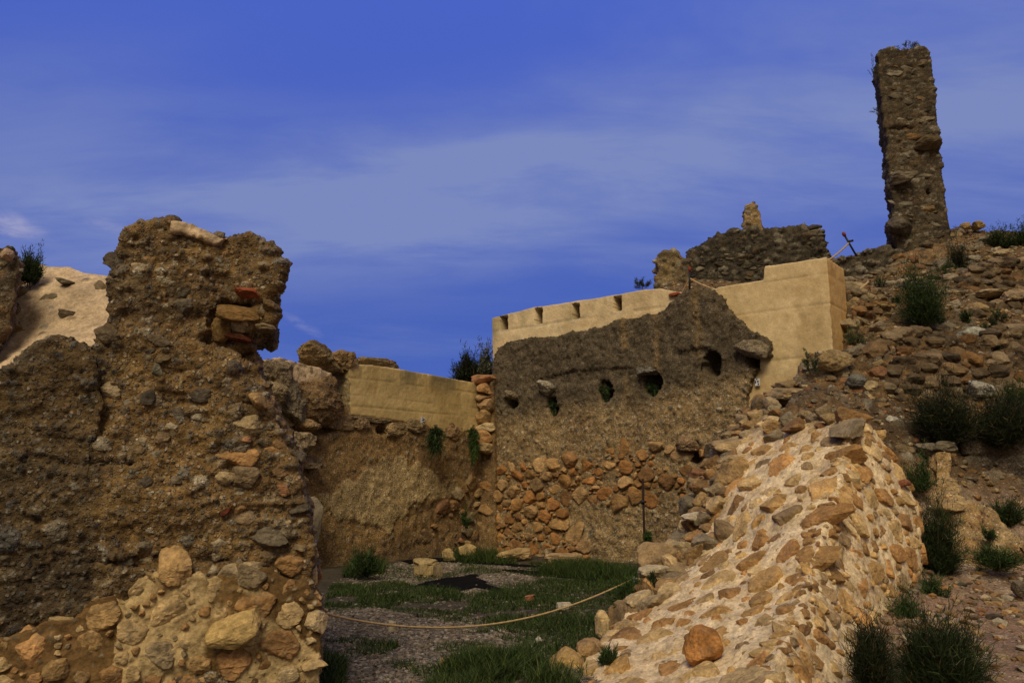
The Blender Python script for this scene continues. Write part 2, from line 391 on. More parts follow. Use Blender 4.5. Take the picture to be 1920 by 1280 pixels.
def mat_plain(name, c, rough=.6, metal=0.0, var=.25, scale=30):
    m = bpy.data.materials.new(name); m.use_nodes = True; t = m.node_tree; b = t.nodes['Principled BSDF']
    n = t.nodes.new('ShaderNodeTexNoise'); n.inputs['Scale'].default_value = scale; n.inputs['Detail'].default_value = 5
    g = t.nodes.new('ShaderNodeNewGeometry'); t.links.new(g.outputs['Position'], n.inputs['Vector'])
    cr = t.nodes.new('ShaderNodeValToRGB'); cr.color_ramp.elements[0].position = .3; cr.color_ramp.elements[1].position = .7
    cr.color_ramp.elements[0].color = (*[v * (1 - var) for v in c], 1); cr.color_ramp.elements[1].color = (*[min(v * (1 + var), 1) for v in c], 1)
    t.links.new(n.outputs['Fac'], cr.inputs[0]); t.links.new(cr.outputs[0], b.inputs['Base Color'])
    b.inputs['Roughness'].default_value = rough; b.inputs['Metallic'].default_value = metal; b.inputs['Specular IOR Level'].default_value = .25
    return m
M_RUST = mat_plain('rusty_iron', (.022, .010, .007), .8, .2)
M_ROPE = mat_plain('hemp_rope', (.42, .29, .14), .9, 0, .35, 90)
M_SHEET = mat_plain('black_membrane', (.005, .005, .006), .95, 0, .4, 12)
M_SHEET.node_tree.nodes['Principled BSDF'].inputs['Specular IOR Level'].default_value = .05
M_WHITE = mat_plain('white_card', (.62, .62, .66), .6, 0, .05)
M_BLACK = mat_plain('black_ink', (.012, .012, .014), .6, 0, .05)
M_RED = mat_plain('red_cap', (.17, .028, .016), .6, 0, .2)
M_STEEL = mat_plain('galvanised_steel', (.30, .31, .30), .5, .6, .2)
M_BLACKMETAL = mat_plain('black_painted_metal', (.015, .013, .014), .5, .2, .2)
M_BARK = mat_plain('twig_bark', (.07, .05, .03), .9, 0, .3)
# ================================================================== ground
WR = Plane((-.68, 19.0), (5.72, 13.91)); WL = Plane((-3.6, 15.5), (-.68, 19.0))
HP = [(1850, 1270, 6.2), (1700, 1270, 6.4), (1900, 1150, 8), (1780, 1120, 8.5), (1850, 1060, 9.5), (1740, 1050, 9.6), (1900, 965, 10.4), (1790, 945, 10.6),
      (1740, 860, 11.1), (1880, 850, 11.4), (1880, 760, 12.2), (1720, 760, 12.2), (1600, 765, 11.4), (1500, 745, 11.4), (1440, 770, 11.9), (1480, 705, 12.7), (1600, 690, 13),
      (1750, 680, 13.2), (1900, 672, 13.5), (1600, 640, 14.3), (1700, 622, 14.5), (1850, 602, 14.8), (1620, 560, 16.2), (1700, 560, 16), (1850, 540, 16.5), (1915, 505, 17.5),
      (1650, 520, 18.5), (1750, 500, 18.5), (1850, 458, 19.5), (1800, 436, 20.3), (1915, 452, 19.6), (1600, 510, 20), (1450, 545, 19.5), (1250, 548, 19.5), (1300, 535, 21.5),
      (2100, 640, 14), (2150, 480, 18), (2100, 900, 11), (2100, 1200, 7)]
hp = np.array([at(*h) for h in HP] + [(0, 27, 3.5), (10, 30, 6), (22, 28, 6.0), (22, 14, 4.2), (20, 8, 1.8), (14, 4, .4), (7, 3, 0), (3, 3, 0), (2, 24, 4.6), (9.5, 24, 7)])
def tps_fit(P, z, lam=.02):
    d = np.linalg.norm(P[:, None] - P[None], axis=2); K = np.where(d > 0, d * d * np.log(d + 1e-9), 0) + lam * np.eye(len(P))
    Q = np.c_[np.ones(len(P)), P]; A = np.block([[K, Q], [Q.T, np.zeros((3, 3))]])
    return np.linalg.solve(A, np.r_[z, 0, 0, 0])
_w = tps_fit(hp[:, :2], hp[:, 2])
def hill(xy):
    out = np.empty(len(xy))
    for s in range(0, len(xy), 20000):
        q = xy[s:s + 20000]; d = np.linalg.norm(q[:, None] - hp[None, :, :2], axis=2)
        out[s:s + 20000] = (np.where(d > 0, d * d * np.log(d + 1e-9), 0)) @ _w[:-3] + _w[-3] + q @ _w[-2:]
    return np.clip(out, -.3, 8.6)
def seg_dist_side(xy, line):
    """signed distance to a polyline, positive on its right-hand side (walking its points in order)"""
    best = np.full(len(xy), 1e9); sg = np.zeros(len(xy)); line = np.asarray(line, float)
    for a, b in zip(line[:-1], line[1:]):
        ab = b - a; t = np.clip(((xy - a) @ ab) / (ab @ ab), 0, 1); d = xy - (a + t[:, None] * ab); L = np.linalg.norm(d, axis=1)
        cr = ab[0] * (xy[:, 1] - a[1]) - ab[1] * (xy[:, 0] - a[0]); m = L < best
        best = np.where(m, L, best); sg = np.where(m, np.where(cr < 0, 1, -1), sg)
    return best * sg
COURT = [(1.6, 2.0), (1.55, 5.4), (2.0, 7.2), (2.4, 8.6), (2.9, 10.4), (3.6, 12.0), (4.6, 13.6), (5.72, 14.3), (2.5, 17.0), (-.3, 19.4), (-3.0, 30.0)]
def court_d(xy):
    """distance outside the courtyard floor (negative inside it)"""
    d = np.abs(seg_dist_side(xy, COURT)); return np.where(inpoly(xy, COURT + [(-60, 30), (-60, 2)]), -d, d)
def ground_z(xy, detail=True):
    xy = np.asarray(xy, float); k = sstep(court_d(xy), -.05, .55)
    fl = .04 * fbm(np.c_[xy * .6, np.zeros(len(xy))], 3, 91) + .10 * np.exp(-((xy[:, 0] - .1) ** 2 / 3 + (xy[:, 1] - 12.4) ** 2 / 5))
    near = (np.abs(xy[:, 0]) < 26) & (xy[:, 1] < 33) & (xy[:, 1] > 0)
    hz = np.zeros(len(xy)); hz[near] = hill(xy[near])
    h3 = np.c_[xy, np.zeros(len(xy))]
    if detail: hz = hz + (.16 * fbm(h3 * 1.3, 4, 12) + .10 * fbm(h3 * 4, 5, 13, .6, True)) * sstep(hz, .2, 1.0) + .02 * fbm(h3 * 4, 3, 14)
    z = fl * (1 - k) + hz * k
    r = np.hypot(xy[:, 0], xy[:, 1] - 14); far = sstep(r, 24, 60)
    return z * (1 - far) - far * (9 + 6 * fbm(h3 / 60, 3, 4)) - 40 * sstep(r, 60, 700)
def axis(lo, hi, step, far):
    a = list(np.arange(lo, hi + 1e-6, step)); s = step
    l = [];  x = lo
    while x > -far: s *= 1.22; x -= s; l.append(x)
    s = step; x = hi; r = []
    while x < far: s *= 1.22; x += s; r.append(x)
    return np.array(l[::-1] + a + r)
xs, ys = axis(-5, 14, .045, 2500), axis(4.5, 21, .045, 2500)
gx, gy = np.meshgrid(xs, ys); XY = np.c_[gx.ravel(), gy.ravel()]; gz = ground_z(XY)
GV = np.c_[XY, gz]; nx, ny = len(xs), len(ys); ii = np.arange(nx * ny).reshape(ny, nx)
GF = np.stack([ii[:-1, :-1].ravel(), ii[:-1, 1:].ravel(), ii[1:, 1:].ravel(), ii[1:, :-1].ravel()], 1)
GN = normals_of(GV, GF)
k = sstep(court_d(XY), 0, .5)
up = sstep(gz, .9, 1.9)
GV2, hc = rubble(GV, GN, (np.array([.185, .104, .04]), np.array([.105, .064, .031]), np.array([.23, .14, .06])), .0, .03, .0, .008, ((.30, .35, .22), (.13, .4, .25)), GREY, 400)
pathc = np.array([.23, .145, .095]) * (1 + .25 * fbm(GV * 2, 4, 71))[:, None]
ps = sstep(fbm(GV * 1.7 + 5, 4, 72), .12, .4)[:, None]; pathc = pathc * (1 - ps * .6) + np.array([.40, .30, .22]) * ps * .6
floorc = np.array([.065, .052, .036]) * (1 + .4 * fbm(GV * 6, 4, 73))[:, None]
hc = hc * .82
hillc = pathc * (1 - up[:, None]) + hc * up[:, None]
gcol = floorc * (1 - k[:, None]) + hillc * k[:, None]
mv = (up * k)[:, None]; GV = GV * (1 - mv) + GV2 * mv
g_o = obj('ground', GV, [GF], M_EARTH, None, gcol); g_o['kind'] = 'structure'
def gz1(x, y): return float(ground_z(np.array([[x, y]]))[0])

def flat_rows(px, off=(0, 0, 0)): return np.array([at(*p) for p in px]) + np.array(off)
def wall_poly(pl, pts, off=0.0):
    p = np.array(pts, float); return pl.pt(p[:, 0], p[:, 1], off)
def uzpoly(pl, pts, off=0.0): return pl.uz(wall_poly(pl, pts, off))
def pmask(pl, V, pts, jit=.06, seed=0, off=0.0):
    q = pl.uz(V) + jit * np.c_[fbm(V * 3, 3, seed), fbm(V * 3 + 9, 3, seed + 1)]
    return inpoly(q, uzpoly(pl, pts, off))
def lerp(c, m, new): m = np.asarray(m, float)[:, None]; return c * (1 - m) + new * m

# ================================================================== the foreground ruin on the left
LP = Plane((-4.2, 5.2), (-1.2, 6.1))
lt = thing('ruined_wall', 'tall dark conglomerate stump in the left foreground with red bricks and a pale mortar cap', 'ruined wall', (-2.6, 5.9, 0))
main_px = [(150, 1420), (150, 720), (185, 640), (205, 590), (205, 540), (215, 490), (232, 445), (252, 425), (322, 415), (352, 432), (400, 444), (420, 452), (470, 444), (508, 458), (522, 470),
           (529, 500), (520, 522), (503, 560), (484, 572), (500, 566), (518, 578), (514, 596), (490, 604), (468, 614), (462, 632), (476, 652), (482, 690), (500, 722), (522, 790), (552, 850), (568, 930), (580, 1010), (588, 1140), (586, 1420)]
left_px = [(-260, 720), (-60, 700), (0, 694), (30, 676), (55, 655), (78, 641), (105, 632), (112, 640), (130, 646), (165, 654), (176, 700), (192, 760), (168, 840), (205, 900), (182, 1000), (200, 1080), (180, 1125), (110, 1180), (20, 1215), (-260, 1250)]
base_px = [(-260, 1420), (-260, 1225), (-40, 1205), (40, 1190), (80, 1165), (130, 1160), (170, 1122), (215, 1112), (232, 1130), (262, 1085), (300, 1070), (325, 1060), (350, 1078), (372, 1072), (395, 1092), (425, 1070), (450, 1052), (475, 1070), (500, 1062), (540, 1085), (575, 1090), (598, 1130), (604, 1200), (594, 1420)]
mid_px = [(170, 1420), (175, 860), (230, 770), (330, 700), (440, 690), (490, 730), (525, 820), (560, 900), (580, 1010), (586, 1420)]
ext = np.array([-.37, 1.15, 0])
sol = [prism(wall_poly(LP, main_px), ext), prism(wall_poly(LP, left_px, -.09), ext * 1.0), prism(wall_poly(LP, mid_px, -.10), ext * .8)]
V, Q, N = voxelize(sol, .0155)
uv = LP.uz(V)
# hollow under the overhang and the brick ledges
def dent(pl, V, N, px, py, rx, ry, depth, off=0.0):
    c = pl.uz(np.array([pl.pt(px, py, off)]))[0]; e = pl.uz(np.array([pl.pt(px + rx, py + ry, off)]))[0]; w = np.abs(e - c)
    q = (pl.uz(V) - c) / w; front = (N @ pl.n) < .35
    s = sstep(1 - (q ** 2).sum(1) + .25 * fbm(V * 7, 3, 31), 0, .55) * front
    return V + pl.n * (s * depth)[:, None], s
for a in ((430, 640, 60, 28, .10), (470, 570, 60, 16, .10), (420, 600, 30, 40, .06), (470, 670, 30, 22, .14), (480, 760, 50, 14, .06), (300, 1050, 150, 10, .05), (200, 870, 60, 8, .04), (300, 600, 150, 8, .03)):
    V, _ = dent(LP, V, N, *a)
N = normals_of(V, Q)
V1, col = rubble(V, N, (np.array([.185, .112, .044]), np.array([.108, .070, .035]), np.array([.26, .165, .062])), .06, .04, .035, .014,
                 ((.26, .14, .10), (.13, .24, .16), (.062, .42, .26), (.036, .5, .34)), PEB * .95, 5, crag=.02)
# the left bulge is greyer and more finely pebbled
lm = sstep(-(uv[:, 0] - LP.uz(np.array([LP.pt(185, 900)]))[0, 0]) + .12 * fbm(V * 2, 3, 77), -.06, .08)
col = lerp(col, lm * .85, col * np.array([.52, .56, .66]))
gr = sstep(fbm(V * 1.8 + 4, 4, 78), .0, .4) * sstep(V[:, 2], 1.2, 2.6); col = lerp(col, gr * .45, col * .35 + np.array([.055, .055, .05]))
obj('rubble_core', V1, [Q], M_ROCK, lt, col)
Vm, Qm, Nm = V1, Q, N
# repointed lower courses: pale mortar to the right, brown earth mortar to the left
V, Q, N = voxelize([prism(wall_poly(LP, base_px, -.165), ext)], .0155)
V1, col = rubble(V, N, (BROWN * 1.1, BROWN * .8, OCHRE * .8), .05, .035, .0, .012, ((.05, .3, .3),), PEB, 7, crag=.015)
pm = pmask(LP, V, [(215, 1300), (205, 1120), (300, 1062), (360, 1082), (440, 1058), (462, 1090), (560, 1150), (545, 1180), (600, 1230), (600, 1420), (215, 1420)], .10, 3, -.2) & (N @ LP.n < .3)
pm = pm * sstep(fbm(V * 2.6 + 7, 4, 17), -.4, -.1)
col = lerp(col, pm * .9, np.array([.50, .365, .185]) * (1 + .25 * fbm(V * 9, 4, 15))[:, None])
obj('mortar_base', V1, [Q], M_STONE, lt, col)
# pale mortar cap on the crown
cap_px = [(322, 413), (352, 418), (385, 430), (410, 442), (432, 444), (420, 452), (402, 458), (372, 446), (340, 434), (322, 432)]
cv, cq, cn = voxelize([prism(wall_poly(LP, cap_px, -.08), np.array([-.2, .8, 0]))], .014)
cv, cc = rubble(cv, cn, (PINKM, PINKM * .85, PINKM * 1.08), .03, .04, 0, .01, ((.05, .3, .3),), PEB, 8); obj('mortar_cap', cv, [cq], M_STONE, lt, cc)
# stones of the lower courses, and the toothed stones of the broken jamb
bm_ = pmask(LP, V, [(-120, 1215), (40, 1195), (120, 1165), (200, 1110), (260, 1085), (420, 1060), (600, 1070), (612, 1325), (-120, 1325)], .04, 6, -.2) & (N @ LP.n < .2)
st = masonry(V1, N, bm_, .035, .19, 340, 1.15, (.001, .010), (.005, .045), 4, STONE[[0, 1, 2, 7, 5, 2, 4]] * 1.02, .03, 11, rough=.10, shrink=(.8, 1.0), soft=30, pack=1.36, sinkf=.14, cap=(1.15, 1.7), chip=(.80, 1.0))
V, N = Vm, Nm
jm = pmask(LP, V, [(500, 720), (545, 800), (590, 860), (612, 1000), (612, 1090), (470, 1080), (440, 950), (430, 870), (470, 820)], .03, 9, 0) & (N @ LP.n < .75)
st += masonry(V, N, jm, .05, .17, 110, 1.45, (.004, .02), (.0, .045), 4, np.concatenate([STONE, GREY * 1.3, STONE * .8]), .15, 12, rough=.10, shrink=(.8, 1.0), soft=30, sinkf=.3)
um = pmask(LP, V, [(205, 480), (530, 480), (520, 560), (450, 720), (560, 820), (420, 1040), (180, 1050), (180, 700)], .03, 9, 0) & (N @ LP.n < -.5)
st += masonry(V, N, um, .025, .06, 70, 1.3, (.0, .02), (-.005, .02), 3, np.concatenate([GREY * 1.3, PEB]), .45, 13, rough=.12)
st.sort(key=lambda a: -np.ptp(a[0][:, 0]) * np.ptp(a[0][:, 2]))
for a in st[:95]: obj('stone', a[0], [a[1]], M_STONE, lt, a[2])
if len(st) > 95:
    mv_, mf_, mc_ = merge(st[95:]); o = obj('small_stones', mv_, [mf_], M_STONE, lt, mc_); o['kind'] = 'stuff'
def slab_stone(pl, px, py, w, h, dep, base, off, parent, name, label=None, tilt=0.0, seed=1, sub=4, rough=.08, mat=None):
    c = pl.pt(px, py, off); s = np.linalg.norm(pl.pt(px + 1, py, off) - c)
    P, Fc = rock_shape((0, 0, 0), (w * s / 2, dep, h * s / 2), sub, seed, rough, 7, rz=0, tilt=tilt)
    P = np.c_[P[:, 0:1] * pl.t[None, :] + P[:, 1:2] * pl.n[None, :]] + np.array([0, 0, 1.0]) * P[:, 2:3] + c
    return obj(name, P, [Fc], mat or M_STONE, parent, stone_col(P, np.asarray(base), seed, .12), label=label)
slab_stone(LP, 465, 552, 50, 20, .10, (.21, .055, .024), -.02, lt, 'brick', 'flat red brick under the overhang, the larger of the two', .02, 3)
slab_stone(LP, 446, 634, 52, 22, .10, (.13, .04, .02), .04, lt, 'brick', 'darker red brick in the hollow below', .1, 4)
slab_stone(LP, 492, 614, 52, 20, .12, (.17, .125, .07), -.02, lt, 'stone', 'flat grey-brown slab jutting out over the broken edge', .06, 5)
slab_stone(LP, 428, 950, 22, 44, .07, (.13, .036, .02), -.10, lt, 'brick', 'upright shard of dark red brick among the jamb stones', .5, 6)
slab_stone(LP, 415, 612, 46, 60, .10, (.20, .12, .045), .06, lt, 'stone', None, .2, 8)
slab_stone(LP, 448, 590, 80, 34, .10, (.20, .115, .042), -.03, lt, 'stone', None, .05, 9)
slab_stone(LP, 510, 578, 34, 26, .10, (.17, .11, .05), .0, lt, 'stone', None, .0, 10)
slab_stone(LP, 455, 895, 66, 50, .12, (.20, .145, .085), -.12, lt, 'stone', 'round weathered brown boulder in the jamb', .0, 21)
slab_stone(LP, 295, 695, 28, 26, .08, (.13, .12, .085), -.14, lt, 'stone', None, .0, 22)
slab_stone(LP, 440, 1180, 110, 70, .10, (.42, .29, .12), -.26, lt, 'stone', 'large pale flat-faced stone in the repointed base', -.35, 24)

# ================================================================== pale mortar bank behind it, and the dark stub at the photo's edge
mb = thing('mortar_bank', 'sloping bank of pale pink mortar with dark stones behind the left foreground ruin', 'wall', tuple(at(60, 760, 8.0) * np.array([1, 1, 0])))
rows = [flat_rows([(-160, 520, 9.6), (60, 496, 9.4), (150, 508, 9.3), (260, 528, 9.2)]), flat_rows([(-160, 590, 8.9), (60, 540, 8.9), (150, 545, 8.8), (260, 560, 8.8)]),
        flat_rows([(-160, 660, 8.3), (40, 620, 8.4), (150, 620, 8.2), (260, 610, 8.3)]), flat_rows([(-160, 760, 7.6), (0, 740, 7.6), (150, 700, 7.6), (260, 690, 7.8)]),
        flat_rows([(-160, 1000, 7.4), (0, 1000, 7.4), (150, 1000, 7.4), (260, 1000, 7.4)])]
V, Q, N = voxelize([slab(rows, (-.4, 1.2, -.5))], .028)
V1, col = rubble(V, N, (PINKM, PINKM * .86, PINKM * 1.06), .07, .03, .0, .012, ((.09, .12, .12),), PEB, 50); obj('mortar_face', V1, [Q], M_STONE, mb, col)
st = masonry(V, N, (N[:, 1] < -.2) & (V[:, 2] > 2.0), .07, .19, 26, 1.2, (.02, .04), (-.03, .01), 4, np.array([[.20, .14, .07], [.26, .17, .06], [.13, .10, .06]]), .25, 51, rough=.09)
for a in st: obj('stone', a[0], [a[1]], M_STONE, mb, a[2])
for (x, y, w, h, b, s) in ((186, 545, 46, 62, (.15, .11, .06), 61), (125, 588, 34, 24, (.15, .11, .07), 62), (75, 566, 18, 34, (.34, .20, .07), 63), (25, 620, 58, 22, (.25, .17, .07), 64), (118, 525, 34, 12, (.15, .12, .07), 65)):
    c = at(x, y, 8.85 if y < 580 else 8.45); k_ = 8.6 / F_PX
    P, Fc = rock_shape(c + np.array([0, .06, -.01]), (w * k_ / 2, .10, h * k_ / 2), 4, s, .10, 9, 0); obj('stone', P, [Fc], M_STONE, mb, stone_col(P, np.array(b), s, .3))
sp = Plane((-7.0, 7.7), (-4.0, 8.2))
sb = thing('wall_stub', 'dark conglomerate stub of wall cut off by the left edge of the photo', 'ruined wall', (-5.4, 8.1, 0))
V, Q, N = voxelize([prism(wall_poly(sp, [(-200, 900), (-200, 470), (-60, 468), (0, 462), (16, 457), (30, 464), (37, 480), (38, 505), (32, 530), (33, 555), (22, 590), (18, 615), (-4, 640), (-30, 760), (-40, 900)]), np.array([-.5, .8, 0]))], .026)
V1, col = rubble(V, N, (BROWN, DARK * 1.2, BROWN * 1.1), .05, .05, .02, .012, ((.16, .3, .25), (.08, .45, .3)), PEB, 55); obj('rubble_core', V1, [Q], M_ROCK, sb, col)
P, Fc = rock_shape(sp.pt(15, 478, -.05), (.07, .1, .06), 3, 5); obj('stone', P, [Fc], M_STONE, sb, stone_col(P, np.array([.36, .25, .16])))

# ================================================================== back wall on the left of the courtyard
bl = thing('courtyard_wall', 'low left-hand back wall of the courtyard: brown rammed earth under a stained concrete beam', 'wall', (-2.2, 17.4, 0))
body_px = [(300, 1120), (300, 760), (480, 720), (500, 690), (530, 680), (560, 700), (590, 730), (625, 745), (660, 770), (760, 790), (800, 796), (850, 815), (905, 800), (935, 800), (935, 1110), (700, 1130)]
V, Q, N = voxelize([prism(wall_poly(WL, body_px), WL.n * .9), prism(wall_poly(WL, [(300, 1120), (300, 800), (520, 800), (600, 840), (660, 800), (905, 800), (935, 1110)], .02), WL.n * .7)], .034)
for a in ((716, 806, 12, 10, .3), (600, 805, 30, 14, .2), (560, 830, 40, 16, .15), (700, 792, 70, 6, .15)): V, _ = dent(WL, V, N, *a)
N = normals_of(V, Q)
V1, col = rubble(V, N, (np.array([.30, .18, .066]), np.array([.22, .13, .052]), np.array([.35, .23, .09])), .05, .03, .01, .010, ((.10, .22, .22), (.05, .3, .3)), PEB * 1.1, 100)
ps = pmask(WL, V, [(600, 950), (640, 900), (700, 880), (760, 870), (840, 905), (860, 930), (770, 945), (740, 990), (680, 1000), (640, 960)], .35, 7)
col = lerp(col, ps * .7, np.array([.44, .32, .15]) * (1 + .3 * fbm(V * 3, 4, 89))[:, None]); V1 -= WL.n * (ps * .03)[:, None]
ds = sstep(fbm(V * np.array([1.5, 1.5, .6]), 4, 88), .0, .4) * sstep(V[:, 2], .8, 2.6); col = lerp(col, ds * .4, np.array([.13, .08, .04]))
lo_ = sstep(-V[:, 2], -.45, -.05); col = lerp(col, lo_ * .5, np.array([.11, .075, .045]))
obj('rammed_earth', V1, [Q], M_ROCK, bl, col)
# concrete beam
def concrete(pl, pts, off, thick, vox, seed, base, stain_top=.5, lines=(), dents=()):
    V, Q, N = voxelize([prism(wall_poly(pl, pts, off), pl.n * thick)], vox)
    for a in dents: V, _ = dent(pl, V, N, *a)
    N = normals_of(V, Q) if dents else N
    d = .012 * fbm(V * 2.2, 3, seed) + .006 * fbm(V * 12, 4, seed + 1)
    uz = pl.uz(V); col = base * (1 + .16 * fbm(V * 1.8, 4, seed + 2) + .07 * fbm(V * 11, 3, seed + 3))[:, None]
    col = lerp(col, sstep(fbm(V * np.array([1.2, 1.2, 3]), 4, seed + 6), .1, .5) * .35, base * np.array([.80, .66, .48]))
    for (z, amp) in lines:
        zz = uz[:, 1] - z - .02 * fbm(np.c_[uz[:, 0] * .8, uz[:, 0] * 0, uz[:, 0] * 0], 2, seed + 5)
        broken = sstep(fbm(np.c_[uz[:, 0] * 1.6, np.full(len(uz), z * 7), uz[:, 0] * 0], 3, seed + 4), -.35, .05)
        gl = np.exp(-(zz / .014) ** 2) * broken; d -= amp * .55 * gl; col = lerp(col, gl * .5, base * .35)
        col = lerp(col, np.exp(-((zz + .06) / .05) ** 2) * .3 * broken, base * 1.2)
    col = lerp(col, sstep(fbm(V * np.array([2.2, 2.2, .5]) + seed, 4, seed + 7), .05, .4) * .4, base * np.array([.62, .56, .46]))     # rain streaks
    col = lerp(col, sstep(fbm(V * 3.3 + seed, 5, seed + 8), .12, .4) * .45, base * np.array([1.22, 1.25, 1.35]))             # lime bloom
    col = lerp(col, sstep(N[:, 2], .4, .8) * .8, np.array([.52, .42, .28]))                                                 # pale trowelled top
    d = d + .004 * fbm(V * 30, 3, seed + 9)
    return V, Q, N, d, col
beam = [(655, 682), (700, 684), (760, 693), (830, 706), (895, 718), (905, 722), (905, 800), (870, 810), (820, 812), (800, 798), (740, 788), (700, 782), (657, 778)]
z0 = WL.pt(655, 682)[2]; z1 = WL.pt(657, 778)[2]
V, Q, N, d, col = concrete(WL, beam, -.03, .62, .024, 120, CONC * np.array([.92, .85, .68]), lines=((z0 - .28, .02), (z1 + .18, .012), (z0 - .62, .006)))
uz = WL.uz(V); drip = sstep(fbm(np.c_[uz[:, 0] * 3.0, uz[:, 1] * .35, uz[:, 0] * 0], 4, 131), .0, .35) * sstep(uz[:, 1], z0 - .55, z0 - .05)
col = lerp(col, drip * .75, np.array([.15, .125, .07])); N_ = N
endm = (N @ WL.t) < -.6
V1, cr_ = rubble(V, N, (np.array([.33, .25, .11]), np.array([.22, .16, .075]), np.array([.38, .30, .15])), .0, .02, 0, .01, ((.07, .6, .3), (.035, .5, .3)), PEB * 1.3, 133)
V = np.where(endm[:, None], V1, V + N * d[:, None]); col = np.where(endm[:, None], cr_, col)
obj('concrete_beam', V, [Q], M_CONC, bl, col)
# rough left end of the beam, mortar slope, rubble lumps and crowning boulders
lump = []
V, Q, N = voxelize([prism(wall_poly(WL, [(420, 800), (440, 700), (500, 672), (530, 668), (570, 680), (600, 690), (622, 700), (625, 760), (600, 790), (540, 800)], -.10), WL.n * .8)], .03)
V1, col = rubble(V, N, (PINKM * .95, MORTAR * .8, PINKM), .06, .05, 0, .012, ((.10, .2, .2),), PEB, 140); obj('mortar_slope', V1, [Q], M_STONE, bl, col)
for (x, y, w, h, b, s, o_, lab) in ((600, 670, 74, 46, (.20, .135, .06), 141, .25, 'large brown boulder perched on the mortar slope'), (638, 676, 36, 30, (.24, .145, .06), 142, .2, None), (712, 684, 70, 14, (.24, .17, .08), 143, .4, None),
      (598, 752, 96, 66, (.19, .115, .05), 144, -.10, 'big brown conglomerate lump at the broken end of the wall'), (512, 708, 52, 58, (.18, .13, .075), 145, -.08, None), (545, 760, 60, 60, (.15, .115, .07), 146, -.14, None), (505, 745, 60, 50, (.21, .15, .075), 147, -.2, None),
      (575, 800, 44, 22, (.28, .18, .08), 149, -.12, None), (545, 845, 70, 50, (.28, .20, .11), 150, -.25, None), (540, 915, 64, 60, (.30, .17, .07), 151, -.3, None), (570, 870, 60, 20, (.22, .15, .08), 152, -.2, None),
      (640, 795, 60, 24, (.26, .17, .08), 153, -.03, None), (675, 800, 36, 22, (.28, .18, .09), 154, -.03, None), (740, 806, 46, 18, (.30, .20, .09), 155, -.04, None), (775, 800, 44, 20, (.25, .17, .08), 156, -.05, None), (850, 810, 34, 22, (.25, .15, .07), 157, -.04, None), (700, 786, 90, 10, (.2, .14, .07), 158, -.06, None)):
    slab_stone(WL, x, y, w * 1.08, h * 1.08, .28 if y < 770 or x < 600 else .13, b, o_ if y < 770 or x < 600 else .03, bl, 'stone', lab, 0, s, 5 if w * h > 2500 else 4, .17, M_ROCK)
slab_stone(WL, 578, 975, 46, 76, .08, (.27, .22, .15), -.35, bl, 'stone', 'pale upright slab leaning beside the dark foreground ruin', .1, 159)
mk = pmask(WL, V0 if False else V, [(0, 0), (1, 0), (0, 1)], 0, 0)
Vb, Qb, Nb = voxelize([prism(wall_poly(WL, [(770, 1120), (780, 960), (840, 930), (905, 860), (935, 860), (935, 1110)], -.02), WL.n * .4)], .04)
st = masonry(Vb, Nb, (Nb @ WL.n < -.5) & pmask(WL, Vb, [(800, 1010), (830, 950), (900, 890), (930, 890), (930, 1060), (860, 1040)], .05, 3), .08, .22, 40, 1.2, (.01, .05), (.0, .07), 3, STONE * .82, .35, 160, rough=.08)
for a in st[:60]: obj('stone', a[0], [a[1]], M_STONE, bl, a[2])
# column of stacked stones in the corner
ct = thing('corner_pier', 'narrow column of stacked ochre stones in the corner between the two back walls', 'stone pier', tuple(WR.pt(910, 1040, -.1) * np.array([1, 1, 0])))
V, Q, N = voxelize([prism(wall_poly(WR, [(893, 1080), (890, 800), (896, 712), (924, 700), (930, 1080)], -.12), WR.n * .5)], .035)
V1, col = rubble(V, N, (OCHRE, BROWN, OCHRE), .03, .03, 0, .01, ((.08, .4, .2),), PEB, 165); obj('mortar_core', V1, [Q], M_ROCK, ct, col)
g = np.random.default_rng(3); y = 705
while y < 840:
    h = g.uniform(13, 24); x = 909 + g.uniform(-3, 3)
    slab_stone(WR, x, y + h / 2, g.uniform(26, 34), h * .98, .22, STONE[g.integers(8)] * 1.15, -.16, ct, 'stone', None, g.uniform(-.1, .1), 200 + int(y), 3); y += h

# ================================================================== back wall on the right of the courtyard
br = thing('rammed_earth_wall', 'long grey-brown rammed earth wall with putlog holes under a pale concrete parapet', 'wall', (2.4, 16.9, 0))
ram_px = [(905, 1130), (915, 860), (922, 760), (922, 700), (926, 668), (936, 650), (955, 638), (1000, 630), (1040, 633), (1062, 625), (1100, 622), (1140, 608), (1160, 598), (1195, 594), (1232, 586), (1258, 566), (1272, 556), (1290, 545), (1312, 541), (1335, 543), (1345, 553),
          (1360, 572), (1372, 590), (1390, 600), (1402, 614), (1418, 626), (1436, 632), (1443, 645), (1441, 672), (1425, 688), (1410, 700), (1400, 740), (1400, 800), (1400, 1130)]
V, Q, N = voxelize([prism(wall_poly(WR, ram_px), WR.n * .75)], .031)
holes = ((963, 757, 11, 14, .5), (1036, 762, 13, 20, .45), (1134, 732, 17, 22, .5), (1224, 718, 18, 26, .5), (1334, 682, 20, 24, .55), (1420, 676, 24, 14, .4), (1303, 850, 18, 26, .5), (1300, 660, 40, 6, .05), (1100, 706, 120, 5, .05))
hm = np.zeros(len(V))
for a in holes: V, s_ = dent(WR, V, N, *a); hm = np.maximum(hm, s_)
N = normals_of(V, Q)
V1, col = rubble(V, N, (np.array([.30, .20, .088]), np.array([.24, .155, .07]), np.array([.35, .25, .12])), .06, .045, .022, .014, ((.12, .25, .26), (.07, .45, .34), (.04, .4, .34)), PEB * 1.15, 170)
zb = WR.pt(1100, 765)[2]; uz = WR.uz(V)
